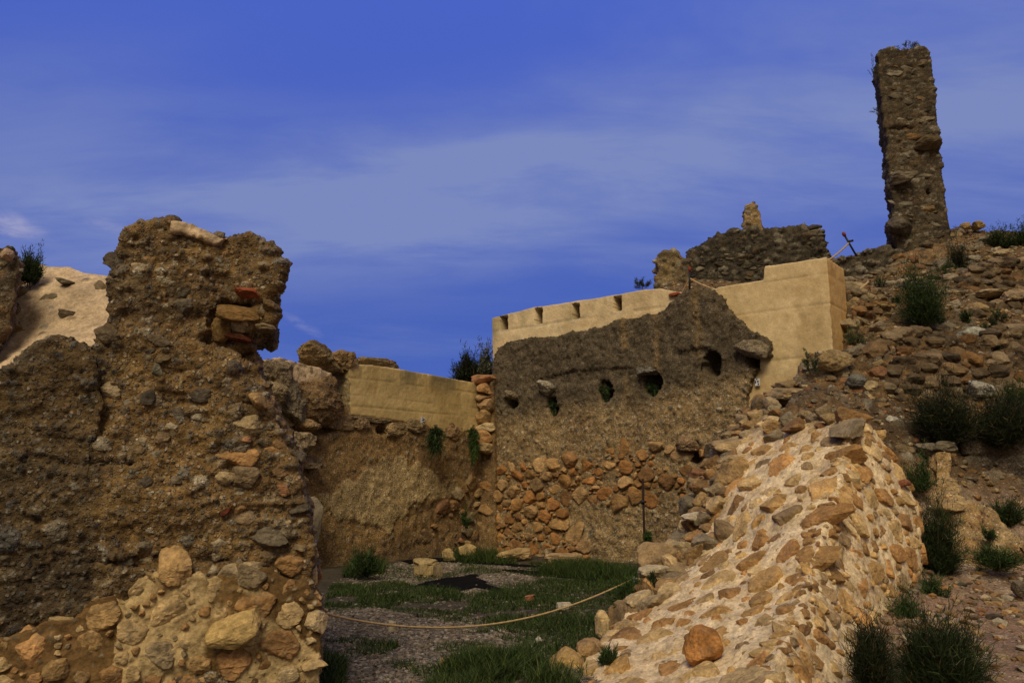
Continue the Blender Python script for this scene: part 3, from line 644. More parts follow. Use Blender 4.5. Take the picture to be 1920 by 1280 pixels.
dk = sstep(uz[:, 1] - zb - .12 * (uz[:, 0] - 3) * .8 + .35 * fbm(V * 1.6, 4, 171) , -.35, .35)
dcol = np.array([.092, .070, .044]) * (1 + .5 * fbm(V * 6, 4, 173) + .5 * fbm(V * 18, 3, 174))[:, None]
col = lerp(col, dk * .92, dcol)
for u_px in (1000, 1308, 1170, 1230):                   # joints between the lifts of rammed earth show as ochre seams
    uu = WR.uz(np.array([WR.pt(u_px, 640)]))[0, 0]; sm = np.exp(-((uz[:, 0] - uu + .05 * fbm(V * 2, 2, 3)) / .07) ** 2) * dk * sstep(fbm(V * 1.5 + u_px, 3, 5), -.3, .2)
    col = lerp(col, sm * .75, np.array([.24, .155, .065]))
obj('rammed_earth', V1, [Q], M_ROCK, br, col); Vb, Nb = V1, N
for (x, y, w, h, b, s) in ((1026, 728, 36, 22, (.30, .25, .18), 181), (960, 742, 30, 16, (.2, .15, .09), 182), (1217, 697, 46, 18, (.17, .15, .12), 183), (1412, 652, 60, 40, (.19, .145, .09), 184), (1290, 832, 40, 26, (.24, .15, .08), 185)):
    slab_stone(WR, x, y, w, h, .22, b, -.02, br, 'stone', None, .1, s, 4, .14, M_ROCK)
zc0 = WR.pt(1300, 545)[2]
par_f = [(922, 596), (960, 586), (1003, 575), (1045, 570), (1085, 563), (1120, 558), (1166, 551), (1205, 543), (1240, 541), (1262, 545), (1300, 552), (1300, 640), (1240, 660), (1150, 700), (1000, 720), (924, 720)]
par_b = [(930, 606), (1000, 590), (1080, 578), (1160, 566), (1205, 558), (1240, 556), (1300, 566), (1300, 640), (1150, 700), (1000, 720), (924, 720)]
V, Q, N, d, col = concrete(WR, par_f, .13, .60, .0165, 190, CONC * np.array([1.10, 1.08, 1.12]), lines=((WR.pt(1000, 612, .13)[2], .014), (WR.pt(1160, 585, .13)[2], .010)))
sn = sstep(fbm(V * np.array([1, 1, .5]) * 1.6, 4, 191), .0, .4) * sstep(V[:, 2] + .2 * fbm(V * 2, 2, 1), 4.9, 5.3); col = lerp(col, sn * .5, np.array([.22, .20, .10]))
V = V + N * d[:, None]
for (x0, y0, x1, y1) in ((937, 593, 952, 617), (1002, 578, 1017, 606), (1073, 570, 1087, 596), (1150, 557, 1166, 582)):     # beam sockets: earth brown, darkened to stand in for the shade inside
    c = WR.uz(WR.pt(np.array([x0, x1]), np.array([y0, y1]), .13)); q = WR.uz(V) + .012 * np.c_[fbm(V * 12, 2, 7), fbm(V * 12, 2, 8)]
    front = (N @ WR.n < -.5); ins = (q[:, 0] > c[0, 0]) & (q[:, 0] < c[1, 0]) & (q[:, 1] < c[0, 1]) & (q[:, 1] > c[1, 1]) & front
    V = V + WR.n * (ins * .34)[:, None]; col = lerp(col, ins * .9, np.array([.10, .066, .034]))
    sill = (q[:, 0] > c[0, 0] - .08) & (q[:, 0] < c[1, 0] + .06) & (q[:, 1] < c[1, 1] - .01) & (q[:, 1] > c[1, 1] - .07 - .03 * fbm(V * 8, 2, 3)) & front; col = lerp(col, sill * .6, np.array([.52, .44, .32]))
d = np.zeros(len(V))
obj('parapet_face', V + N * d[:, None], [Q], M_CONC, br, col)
V, Q, N, d, col = concrete(WR, par_b, .733, .25, .03, 195, CONC * np.array([.45, .36, .28])); obj('parapet_backing', V + N * d[:, None], [Q], M_CONC, br, col)  # backing colour darkened to stand in for recess shade
blk = [(1300, 552), (1345, 539), (1390, 531), (1431, 525), (1433, 499), (1480, 492), (1550, 482), (1556, 560), (1562, 655), (1540, 700), (1500, 720), (1440, 760), (1390, 790), (1388, 745), (1424, 692), (1424, 650), (1390, 632), (1352, 604), (1310, 585)]
zz = [WR.pt(1500, y_, .14)[2] for y_ in (520, 575, 672)]
V, Q, N, d, col = concrete(WR, blk, .14, 1.05, .027, 200, CONC * np.array([1.05, 1.0, .95]), lines=((zz[0], .008), (zz[1], .016), (zz[2], .022), (WR.pt(1500, 640, .14)[2], .006)))
sd_ = (N @ WR.t > .6); col = np.where(sd_[:, None], col * np.array([.95, .80, .60]), col)  # side face tinted darker and more orange: its shading put into the colour
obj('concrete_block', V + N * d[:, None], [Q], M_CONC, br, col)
slab_stone(WR, 1265, 552, 22, 8, .08, (.34, .10, .04), .10, br, 'brick', 'small red brick set in the top of the parapet', 0, 186, 3)
# the boulder courses at its foot
stm = pmask(WR, Vb, [(896, 888), (980, 875), (1060, 868), (1085, 850), (1180, 845), (1240, 842), (1318, 850), (1318, 905), (1290, 960), (1240, 930), (1160, 945), (1050, 930), (1052, 1000), (1100, 1030), (1100, 1060), (960, 1050), (896, 1030)], .06, 4, -.03)
st = masonry(Vb, Nb, (Nb @ WR.n < -.5) & stm, .055, .27, 300, 1.3, (.001, .012), (.03, .11), 4, STONE[[0, 1, 2, 3, 4, 5, 7]] * np.array([.92, .78, .66]), .08, 210, rough=.07, grey=.15, soft=12, pack=1.4, sinkf=.22)
st.sort(key=lambda a: -np.ptp(a[0][:, 0]) * np.ptp(a[0][:, 2]))
for a in st[:98]: obj('stone', a[0], [a[1]], M_STONE, br, a[2])
if len(st) > 98:
    mv_, mf_, mc_ = merge(st[98:]); o = obj('small_stones', mv_, [mf_], M_STONE, br, mc_); o['kind'] = 'stuff'

# ================================================================== upper ruins on the skyline
UP = Plane((3.2, 21.0), (9.0, 19.6))
ur = thing('upper_wall', 'dark weathered stone wall on the skyline behind the concrete block, topped by a small stub', 'ruined wall', tuple(at(1400, 520, 20.3)))
upx = [(1285, 620), (1285, 520), (1290, 485), (1300, 465), (1325, 455), (1350, 442), (1375, 432), (1400, 428), (1430, 436), (1460, 430), (1490, 426), (1530, 424), (1545, 432), (1545, 455), (1554, 475), (1560, 500), (1560, 620)]
V, Q, N = voxelize([prism(wall_poly(UP, upx), UP.n * .9)], .042)
V1, col = rubble(V, N, (np.array([.068, .056, .038]), np.array([.045, .037, .027]), np.array([.09, .07, .045])), .08, .06, .0, .02, ((.30, .7, .2), (.15, .6, .28)), GREY * .65, 220, crag=.06); obj('rubble_core', V1, [Q], M_ROCK, ur, col)
st = masonry(V, N, (N @ UP.n < -.4), .06, .17, 330, 1.8, (.005, .03), (.01, .05), 3, GREY * .6, .2, 221, rough=.12); mv_, mf_, mc_ = merge(st); obj('stonework', mv_, [mf_], M_STONE, ur, mc_)
tpx = [(1393, 436), (1394, 420), (1396, 385), (1405, 380), (1414, 380), (1420, 390), (1427, 400), (1428, 425), (1434, 438)]
V, Q, N = voxelize([prism(wall_poly(UP, tpx, .1), UP.n * .5)], .03)
V1, col = rubble(V, N, (np.array([.30, .20, .085]), np.array([.22, .145, .06]), np.array([.36, .25, .12])), .05, .05, .0, .015, ((.16, .5, .3),), PEB, 225); obj('top_stub', V1, [Q], M_ROCK, ur, col)
sm_ = thing('wall_pillar', 'small ochre stump of masonry at the left end of the dark skyline wall', 'ruined wall', tuple(at(1258, 545, 19.8)))
V, Q, N = voxelize([prism(wall_poly(UP, [(1228, 620), (1228, 530), (1236, 505), (1230, 490), (1232, 478), (1246, 471), (1270, 470), (1276, 480), (1290, 484), (1296, 520), (1300, 620)], -.5), UP.n * .7)], .035)
V1, col = rubble(V, N, (np.array([.22, .155, .07]), np.array([.14, .10, .055]), np.array([.28, .20, .09])), .09, .08, .03, .02, ((.26, .5, .3), (.12, .5, .3)), PEB, 230); obj('rubble_core', V1, [Q], M_ROCK, sm_, col)
sw = thing('low_wall', 'low dark rubble wall running between the concrete block and the tower foot', 'ruined wall', tuple(at(1620, 540, 18.2)))
V, Q, N = voxelize([prism(np.array([at(x, y, 18.4 if x < 1640 else 18.6) for x, y in ((1555, 600), (1555, 492), (1585, 482), (1615, 474), (1640, 463), (1665, 462), (1690, 470), (1710, 600))]), np.array([.2, .8, 0]))], .035)
V1, col = rubble(V, N, (np.array([.085, .068, .046]), np.array([.055, .044, .032]), np.array([.12, .09, .055])), .10, .07, .0, .02, ((.30, .7, .3), (.14, .6, .3)), GREY, 240); obj('rubble_core', V1, [Q], M_ROCK, sw, col)
# ---- the tall slender tower fragment
TW = Plane((8.6, 18.9), (11.0, 18.75))
tw = thing('tower_fragment', 'tall slender fragment of a stone tower standing alone on the hill at the upper right', 'tower', tuple(at(1725, 500, 18.8)))
twx = [(1672, 560), (1680, 520), (1685, 465), (1672, 440), (1670, 412), (1678, 385), (1668, 350), (1668, 318), (1662, 285), (1665, 262), (1658, 235), (1656, 200), (1650, 165), (1646, 125), (1645, 100), (1652, 94), (1672, 88), (1690, 96), (1712, 90), (1730, 87), (1738, 90),
       (1743, 110), (1748, 150), (1753, 200), (1757, 240), (1761, 290), (1766, 330), (1772, 380), (1778, 430), (1782, 480), (1796, 560)]
V, Q, N = voxelize([prism(wall_poly(TW, twx), np.array([.35, .95, 0]))], .036)
for a in ((1741, 360, 8, 7, .25), (1690, 240, 30, 5, .08), (1700, 420, 30, 6, .08)): V, _ = dent(TW, V, N, *a)
N = normals_of(V, Q)
V1, col = rubble(V, N, (np.array([.088, .064, .036]), np.array([.058, .044, .029]), np.array([.125, .080, .040])), .03, .03, .015, .014, ((.30, .4, .12), (.16, .5, .16), (.09, .5, .22)), GREY * .8, 250, crag=.035); obj('rubble_core', V1, [Q], M_ROCK, tw, col)
st = masonry(V, N, (N @ TW.n < -.75) & pmask(TW, V, [(1698, 560), (1700, 440), (1688, 300), (1676, 190), (1668, 108), (1720, 105), (1730, 150), (1742, 300), (1758, 440), (1770, 560)], .0), .06, .24, 190, 1.8, (.0, .02), (-.01, .05), 3, np.concatenate([GREY * .75, GREY * .65, STONE[:2] * .55]), .3, 251, rough=.1, grey=.4)
st.sort(key=lambda a: -a[3])
for a in st[:95]: obj('stone', a[0], [a[1]], M_STONE, tw, a[2])
if len(st) > 95:
    mv_, mf_, mc_ = merge(st[95:]); o = obj('small_stones', mv_, [mf_], M_STONE, tw, mc_); o['kind'] = 'stuff'
slab_stone(TW, 1686, 424, 44, 36, .3, (.085, .068, .05), -.12, tw, 'stone', 'dark block jutting from the left edge near the foot', 0, 252, 4, .12)
slab_stone(TW, 1690, 336, 48, 22, .25, (.14, .115, .08), -.12, tw, 'stone', None, 0, 253, 4, .09)
slab_stone(TW, 1738, 272, 52, 26, .25, (.13, .095, .055), -.12, tw, 'stone', None, 0, 254, 4, .09)

# ================================================================== the consolidated wall end in the right foreground
fw = thing('consolidated_wall', 'sloping broken wall end of ochre stones set in pale mortar, right foreground', 'ruined wall', (3.0, 7.6, 0))
ROWS = [[(1415, 752, 12.2), (1500, 768, 10.5), (1602, 786, 9.2), (1640, 805, 9.5)],
        [(1330, 850, 11.4), (1460, 865, 9.5), (1578, 890, 8.4), (1690, 880, 9.4)],
        [(1292, 930, 10.7), (1420, 945, 8.9), (1548, 980, 7.7), (1724, 960, 9.2)],
        [(1275, 1000, 10.2), (1400, 1025, 8.5), (1520, 1060, 7.1), (1727, 1050, 8.9)],
        [(1214, 1080, 9.4), (1370, 1095, 7.8), (1506, 1140, 6.5), (1716, 1130, 8.6)],
        [(1155, 1170, 8.3), (1300, 1185, 7.0), (1462, 1220, 5.8), (1700, 1200, 8.0)],
        [(1085, 1240, 7.5), (1250, 1265, 6.4), (1440, 1290, 5.4), (1665, 1290, 6.9)],
        [(1085, 1340, 6.3), (1200, 1370, 5.7), (1420, 1410, 4.8), (1640, 1410, 5.7)]]
G = np.array([[at(*p) for p in r] for r in ROWS])
V, Q, N = voxelize([slab(G, (.45, 1.1, -.9), 40, 60)], .019)
V1, col = rubble(V, N, (MORTAR * np.array([.98, .95, .92]), MORTAR * 1.1, MORTAR * np.array([.75, .68, .58])), .035, .022, .0, .012, ((.045, .15, .2),), STONE, 300, crag=.012); V1 = V1 + N * (.05 * fbm(V * 2.4, 3, 309) - .01)[:, None]
# the inner (left) edge has lost its new mortar: brown earth between the stones
def side_of(V):                       # ratio across the loft, 0 = left edge, 1 = ridge
    L_ = G[:, 0, :2]; d = seg_dist_side(V[:, :2], L_[::-1]); return -d
sl_ = np.abs(side_of(V)); zt = V[:, 2]
rw = sstep(-(sl_ - .42 - .25 * fbm(V * 1.5, 3, 301)), -.08, .08) * sstep(zt + .25 * fbm(V * 1.5, 2, 2), .35, .6)
rw = np.maximum(rw, sstep(zt + .3 * fbm(V * 2, 3, 303), 2.15, 2.5))
col = lerp(col, rw * .9, np.array([.21, .135, .06]) * (1 + .3 * fbm(V * 7, 3, 302))[:, None])
o = obj('mortar_core', V1, [Q], M_STONE, fw, col)
vis = (N @ np.array([-.2, -.8, .5]) > .0) & (V[:, 2] > -.1)
FWP = np.concatenate([STONE[[0, 1, 2, 7, 0, 2]], STONE[[0, 3, 5]] * np.array([.85, .8, .78]), STONE[[4]]]) * np.array([1.22, 1.18, 1.08])
rf = seg_dist_side(V[:, :2], G[:, 2, :2][::-1]) < 0
if abs(seg_dist_side(G[3:4, 3, :2], G[:, 2, :2][::-1])[0]) > 0 and seg_dist_side(G[3:4, 3, :2], G[:, 2, :2][::-1])[0] > 0: rf = ~rf
nr = np.abs(seg_dist_side(V[:, :2], G[:, 2, :2])) > .11
st = masonry(V1, N, vis & (rw < .5) & ~rf & nr, .08, .30, 800, 1.0, (.010, .03), (.006, .036), 4, FWP, .02, 305, rough=.08, pack=1.3, sinkf=.12, cap=(1.15, 1.7), chip=(.84, 1.0), shrink=(.84, 1.0), soft=30, grey=.15)
st += masonry(V1, N, vis & (rw < .5) & rf & nr, .065, .25, 800, 1.25, (.003, .012), (.008, .04), 4, FWP, .02, 307, rough=.08, pack=1.3, sinkf=.12, cap=(1.15, 1.7), chip=(.84, 1.0), shrink=(.84, 1.02), soft=30, grey=.15)
st += masonry(V1, N, vis & (rw < .5) & ~nr, .045, .10, 160, 1.2, (.004, .014), (.004, .03), 4, FWP, .02, 308, rough=.08, soft=30, pack=1.3, sinkf=.15, cap=(1.1, 1.5), chip=(.84, 1.0))
st += masonry(V1, N, vis & (rw >= .5), .06, .16, 240, 1.3, (.0, .015), (.05, .15), 4, np.concatenate([STONE[[0, 1, 2, 3, 5, 7]], STONE * .75, GREY[[0, 2]] * 1.3]), .05, 306, rough=.10, shrink=(.85, 1.05), soft=30)
st.sort(key=lambda a: -a[3] * (1.5 - .08 * a[0][:, 1].mean()))
for a in st[:99]: obj('stone', a[0], [a[1]], M_STONE, fw, a[2])
mv_, mf_, mc_ = merge(st[99:]); o = obj('small_stones', mv_, [mf_], M_STONE, fw, mc_); o['kind'] = 'stuff'
def px_stone(x, y, d_, w, h, b, s, parent, name='stone', label=None, dep=.5, tilt=0.0, sub=4, rough=.08, mat=None):
    c = at(x, y, d_); k_ = d_ / F_PX
    P, Fc = rock_shape(c, (w * k_ / 2, max(w, h) * k_ * dep, h * k_ / 2), sub, s, rough, 9, 0, tilt)
    return obj(name, P, [Fc], mat or M_STONE, parent, stone_col(P, np.array(b), s, .2), label=label)
px_stone(1315, 1210, 6.33, 72, 84, (.40, .185, .06), 310, fw, label='large orange-brown block low on the pale mortar slope', dep=.35)
px_stone(1370, 1000, 9.12, 58, 50, (.22, .15, .085), 311, fw, label='rounded brown stone standing proud of the mortar', dep=.4)
px_stone(1312, 914, 10.6, 38, 14, (.42, .13, .045), 312, fw, 'brick', 'orange brick shard on the ragged inner edge', dep=.3)
px_stone(1275, 1042, 9.6, 30, 8, (.38, .11, .04), 313, fw, 'brick', None, dep=.3)
px_stone(1695, 905, 9.2, 24, 20, (.20, .075, .04), 314, fw, 'brick', None, dep=.3)
px_stone(1385, 895, 10.2, 90, 52, (.33, .215, .10), 315, fw, dep=.35); px_stone(1385, 840, 11.0, 100, 36, (.30, .21, .11), 316, fw, dep=.35)
px_stone(1240, 1040, 9.6, 84, 44, (.28, .19, .10), 317, fw, dep=.4); px_stone(1228, 1072, 9.2, 60, 30, (.44, .36, .24), 318, fw, label='pale angular stone by the rope post', dep=.4)
px_stone(1350, 1010, 9.2, 60, 34, (.3, .19, .09), 319, fw, dep=.4); px_stone(1300, 968, 10.0, 60, 20, (.45, .37, .26), 320, fw, dep=.4)

# ================================================================== loose boulders at the foot of that wall and on the court floor
LB = [(1065, 1240, 7.4, 90, 58, (.34, .22, .09), 'big ochre boulder at the lower tip of the mortar-set wall end'), (1110, 1222, 7.6, 60, 56, (.30, .19, .09), 'upright brown boulder leaning behind the big ochre one'),
      (1148, 1210, 7.9, 56, 36, (.38, .27, .15), 'pale stone wedged between boulders below the mortar slope'), (1180, 1182, 8.0, 60, 40, (.35, .24, .12), 'rounded tan stone below the rope post shrub'),
      (1130, 1165, 8.6, 30, 36, (.40, .29, .15), 'small pale upright stone beside the rounded tan one'), (1160, 1140, 8.9, 40, 22, (.28, .18, .09), 'brown stone tucked under the rope post shrub'),
      (798, 1058, 13.6, 42, 22, (.32, .235, .115), 'pale yellow boulder sitting at the far end of the gravel'), (822, 1063, 13.4, 18, 14, (.16, .12, .07), 'small dark stone touching the pale yellow boulder'),
      (915, 1222, 7.9, 50, 22, (.33, .22, .12), 'flat tan stone lying in the tall foreground grass'), (1010, 1202, 8.4, 22, 16, (.38, .34, .28), 'small pale grey stone alone on the dark gravel'),
      (993, 1118, 10.9, 20, 10, (.30, .13, .07), 'small reddish stone right of the torn black sheet'), (1058, 1134, 10.3, 30, 12, (.38, .33, .26), 'flat pale stone half sunk in grass under the rope'),
      (735, 1166, 9.2, 18, 8, (.40, .33, .22), 'small pale stone just under the lowest part of the rope'), (838, 1238, 7.5, 22, 12, (.34, .22, .11), 'small orange-tan stone on the front gravel'),
      (840, 1035, 17.0, 30, 18, (.36, .26, .12), 'ochre stone at the foot of the left back wall'), (878, 1028, 17.6, 34, 20, (.42, .30, .14), 'larger ochre stone in grass near the back corner'),
      (960, 1042, 17.2, 70, 26, (.40, .27, .13), 'broad flat tan ledge stone at the foot of the boulder course'), (1050, 1048, 16.2, 70, 18, (.42, .29, .17), 'pale flat ledge stone further right along the wall foot')]
for i, (x, y, d_, w, h, b, lab) in enumerate(LB):
    k_ = d_ / F_PX; c = at(x, y, d_); P, Fc = rock_shape(c, (w * k_ / 2, max(w, h) * k_ * .45, h * k_ / 2), 4, 330 + i, .13, 9, 0)
    zg = gz1(c[0], c[1]); dz_ = min(0, zg - P[:, 2].min() - .02); P[:, 2] += dz_ * (P[:, 2] < c[2]) * 1.0
    solo('boulder', P, [Fc], M_STONE, lab, 'boulder', (c[0], c[1], P[:, 2].min()), 'boulders on the courtyard floor', stone_col(P, np.array(b), i * 3.3, .2))

# ================================================================== hillside on the right: terrace walls, crags, rocks
def terrace(name, label, front, ext_, masks, seed, colors, palette, rmin, rmax, cnt, proud=(.04, .14), drop=.1):
    P = np.array([at(*p) for p in front]); c = P.mean(0); base = np.array([c[0], c[1], P[:, 2].min()])
    t = thing(name, label, 'rubble wall', tuple(base))
    V, Q, N = voxelize([prism(P, ext_)], .034); V1, col = rubble(V, N, colors, .08, .05, 0, .015, ((.22, .4, .25), (.1, .4, .3)), palette, seed)
    obj('earth_core', V1, [Q], M_ROCK, t, col)
    st = masonry(V1, N, N @ (np.asarray(ext_) / np.linalg.norm(ext_)) < -.2, rmin, rmax, cnt, 1.35, (.0, .02), proud, 3, palette * .72, drop, seed + 1, rough=.15, grey=.25, shrink=(.85, 1.05))
    st.sort(key=lambda a: -a[3])
    for a in st[:95]: obj('stone', a[0], [a[1]], M_STONE, t, a[2])
    if len(st) > 95:
        a_, b_, c_ = merge(st[95:]); o = obj('small_stones', a_, [b_], M_STONE, t, c_); o['kind'] = 'stuff'
    return t
EC = (np.array([.11, .066, .03]), np.array([.07, .046, .026]), np.array([.17, .10, .04]))
MIX = np.concatenate([GREY, GREY * 1.05, STONE[[0, 3, 5]] * .7]) * np.array([.98, .84, .70])
terrace('terrace_wall', 'dark lichen-grey rubble terrace wall across the hillside above the big shrubs', [(1640, 905, 11.6), (1645, 800, 11.9), (1655, 700, 12.6), (1720, 676, 12.8), (1800, 668, 12.9), (1920, 664, 13.0), (2080, 660, 13.0), (2080, 850, 12.0), (1850, 850, 11.9), (1760, 880, 11.8)], (.1, .7, 0), None, 420, EC, MIX, .08, .20, 130)
terrace('terrace_wall', 'ochre rubble shelf where the mortar-set wall runs up into the hillside', [(1380, 830, 12.0), (1398, 790, 12.2), (1456, 738, 12.4), (1530, 690, 12.5), (1580, 655, 12.6), (1640, 655, 12.7), (1665, 700, 12.5), (1670, 790, 11.8), (1600, 800, 11.5), (1500, 800, 11.6)], (.1, .7, 0), None, 430, EC, np.concatenate([STONE * .85, GREY * 1.4]), .07, .20, 90)
terrace('terrace_wall', 'stack of flat ochre stones against the right side of the concrete block', [(1590, 640, 14.5), (1588, 548, 15.0), (1620, 543, 15.3), (1646, 552, 15.4), (1660, 590, 15.2), (1690, 650, 14.6)], (.2, .6, 0), None, 440, EC, STONE * .85, .07, .17, 50, (.04, .12))
terrace('terrace_wall', 'grey rubble course along the upper right hillside beside the round green bush', [(1780, 640, 14.6), (1790, 605, 14.8), (1850, 575, 15.1), (1900, 560, 15.3), (2080, 550, 15.3), (2080, 640, 14.8)], (.1, .6, 0), None, 450, EC, MIX * 1.1, .07, .19, 70)
terrace('terrace_wall', 'ochre rubble bank at the right foot of the tall tower fragment', [(1660, 570, 17.8), (1672, 500, 18.3), (1700, 470, 18.5), (1770, 455, 18.6), (1800, 440, 18.9), (1830, 470, 18.8), (1800, 560, 17.8)], (.1, .6, 0), None, 460, (np.array([.26, .15, .06]), np.array([.19, .115, .055]), np.array([.3, .19, .08])), np.concatenate([STONE * .7, GREY]), .06, .16, 70, (.0, .1), .3)
terrace('terrace_wall', 'middle dark rubble ledge on the slope between the round green bush and the big shrubs', [(1650, 668, 13.5), (1660, 628, 13.8), (1720, 616, 14.0), (1800, 640, 13.6), (1930, 606, 13.9), (2080, 600, 13.9), (2080, 668, 13.5)], (.1, .6, 0), None, 455, EC, MIX, .08, .2, 90)
terrace('terrace_wall', 'uneven rubble ledge high on the slope right of the tower foot', [(1800, 545, 16.2), (1815, 505, 16.8), (1870, 492, 17.0), (1940, 486, 17.1), (2060, 480, 17.1), (2060, 545, 16.3)], (.1, .6, 0), None, 458, EC, MIX, .07, .18, 60)
# pale crag: a narrow pinnacle with a leaning shoulder
cg = thing('rock_crag', 'pale ochre crag with a narrow pinnacle and a leaning shoulder beside the right-hand path', 'rock', tuple(at(1800, 1060, 10.0)))
V, Q, N = voxelize([prism(np.array([at(x, y, d_) for x, y, d_ in ((1735, 1080, 9.8), (1745, 960, 10.4), (1752, 900, 10.6), (1755, 850, 10.8), (1785, 845, 10.8), (1792, 868, 10.7), (1788, 895, 10.6), (1800, 930, 10.4), (1825, 955, 10.2), (1862, 970, 10.0), (1890, 1000, 9.8), (1908, 1030, 9.6), (1880, 1060, 9.5), (1800, 1080, 9.6))]), (.15, .6, 0)),
                      prism(np.array([at(x, y, 10.6) for x, y in ((1715, 1000), (1722, 960), (1740, 950), (1770, 1000), (1760, 1060))]), (.1, .5, 0))], .024)
V1, col = rubble(V, N, (np.array([.36, .24, .105]), np.array([.27, .165, .07]), np.array([.42, .31, .16])), .16, .09, .03, .014, ((.3, .2, .2), (.1, .2, .2)), STONE, 470)
obj('crag_body', V1, [Q], M_ROCK, cg, col)
px_stone(1775, 950, 10.2, 50, 18, (.32, .22, .11), 471, cg, dep=.5); px_stone(1768, 838, 10.95, 54, 22, (.15, .125, .085), 472, cg, label='grey capstone on top of the pinnacle', dep=.4, rough=.15)
bk = thing('rock_bank', 'dark overhanging earth bank at the right edge below the shrubs', 'bank', tuple(at(1870, 960, 11.2)))
V, Q, N = voxelize([prism(np.array([at(x, y, d_) for x, y, d_ in ((1785, 960, 11.4), (1800, 880, 11.5), (1815, 835, 11.2), (1880, 820, 11.0), (1980, 815, 11.0), (2080, 815, 11.0), (2080, 1030, 10.4), (1940, 1020, 10.6), (1880, 985, 11.0))]), (.1, .8, 0))], .03)
V1, col = rubble(V, N, (np.array([.18, .105, .045]), np.array([.12, .075, .04]), np.array([.24, .14, .05])), .14, .07, .05, .014, ((.2, .3, .2), (.08, .4, .3)), PEB, 480)
tm = sstep(V[:, 2] - at(1850, 905, 11.2)[2] + .1 * fbm(V * 2, 3, 481), -.08, .1); col = lerp(col, tm * .8, np.array([.075, .062, .05]) * (1 + .5 * fbm(V * 12, 3, 482))[:, None])
obj('bank_face', V1, [Q], M_ROCK, bk, col)
# individual rocks lying on the slope
RK = []
g = np.random.default_rng(21)
named = [(1835, 727, 12.3, 48, 32, (.36, .34, .29), 'pale grey lichened boulder standing out of the dark terrace wall'), (1668, 788, 11.6, 40, 18, (.40, .37, .31), 'pale flat stone just above the top of the mortar-set wall'), (1604, 716, 12.1, 36, 28, (.13, .125, .115), 'rounded dark grey cobble on the ochre rubble shelf'),
         (1560, 678, 12.4, 70, 50, (.24, .17, .085), 'large brown boulder under the concrete block corner'), (1484, 742, 11.9, 80, 34, (.32, .22, .12), 'long ochre boulder at the head of the mortar-set wall'), (1432, 762, 12.1, 46, 26, (.35, .24, .12), 'ochre stone directly below the small white target'),
         (1818, 628, 14.3, 50, 30, (.27, .26, .22), 'grey lichen-spotted rock right below the round green bush'), (1860, 552, 15.6, 90, 18, (.34, .25, .14), 'long pale ledge stone on the upper right slope'), (1640, 580, 15.2, 56, 18, (.36, .26, .12), 'flat ochre slab lying beside the concrete block'),
         (1900, 555, 15.3, 50, 30, (.28, .20, .12), 'rounded tan rock by the right edge of the upper slope'), (1810, 425, 20.0, 20, 16, (.26, .17, .07), 'small round ochre boulder on the skyline, left of its pair'), (1833, 425, 20.1, 30, 16, (.28, .19, .07), 'wider ochre boulder on the skyline, right of its pair'),
         (1770, 495, 18.2, 34, 26, (.18, .15, .11), 'grey block at the foot of the tall tower fragment'), (1846, 498, 17.9, 30, 12, (.30, .24, .15), 'pale flat stone on the slope right of the tower foot'), (1890, 495, 17.6, 24, 14, (.28, .13, .08), 'reddish stone on the slope near the right edge'),
         (1745, 842, 11.0, 50, 30, (.15, .125, .09), 'dark block wedged beside the pale pinnacle'), (1690, 850, 11.0, 50, 44, (.16, .115, .065), 'brown block in the cleft right of the mortar-set wall'), (1912, 1100, 8.6, 26, 30, (.14, .11, .08), 'dark rock at the right edge above the path')]
for i, (x, y, d_, w, h, b, lab) in enumerate(named):
    k_ = d_ / F_PX; c = at(x, y, d_); P, Fc = rock_shape(c, (w * k_ / 2, max(w, h) * k_ * .42, h * k_ / 2), 4, 520 + i, .14, 9, 0)
    solo('rock', P, [Fc], M_STONE, lab, 'rock', (c[0], c[1], P[:, 2].min()), 'rocks on the right-hand hillside', stone_col(P, np.array(b), i * 3.3, .4))
n_r = 0; LBL = {0: 'weathered grey rock half buried in the orange earth of the slope', 1: 'ochre stone half buried in the orange earth of the slope', 2: 'pale tan stone half buried in the orange earth of the slope'}
PALS = (GREY * 1.0, STONE[[0, 1, 2, 3, 5]] * .7, np.array([[.28, .21, .12], [.27, .215, .15]]))
# places on the visible slope
cand = XY[(XY[:, 0] > 5) & (XY[:, 1] > 11.5) & (XY[:, 1] < 20)]; cand = cand[g.permutation(len(cand))[:4000]]; cz = ground_z(cand)
rel = np.c_[cand, cz] - CAM; pyv = 640 - F_PX * ((-SP * rel[:, 1] + CP * rel[:, 2]) / (CP * rel[:, 1] + SP * rel[:, 2])); pxv = 960 + F_PX * rel[:, 0] / (CP * rel[:, 1] + SP * rel[:, 2])
ok = (pxv > 1590) & (pxv < 1935) & (pyv > 430) & (pyv < 700); cand, cz = cand[ok], cz[ok]
taken = np.empty((0, 2))
for p, z in zip(cand, cz):
    if n_r >= 90: break
    if len(taken) and (np.linalg.norm(taken - p, axis=1) < .33).any(): continue
    taken = np.vstack([taken, p]); s = g.uniform(.09, .26) * (1.2 if g.random() < .2 else .8); kd = int(g.integers(3))
    P, Fc = rock_shape((p[0], p[1], z - s * .05), (s * g.uniform(.8, 1.5), s, s * g.uniform(.4, .75)), 4, 600 + n_r, .14, 9)
    solo('rock', P, [Fc], M_STONE, LBL[kd], 'rock', (p[0], p[1], P[:, 2].min()), 'rocks on the right-hand hillside', stone_col(P, PALS[kd][g.integers(len(PALS[kd]))], n_r, .45)); n_r += 1
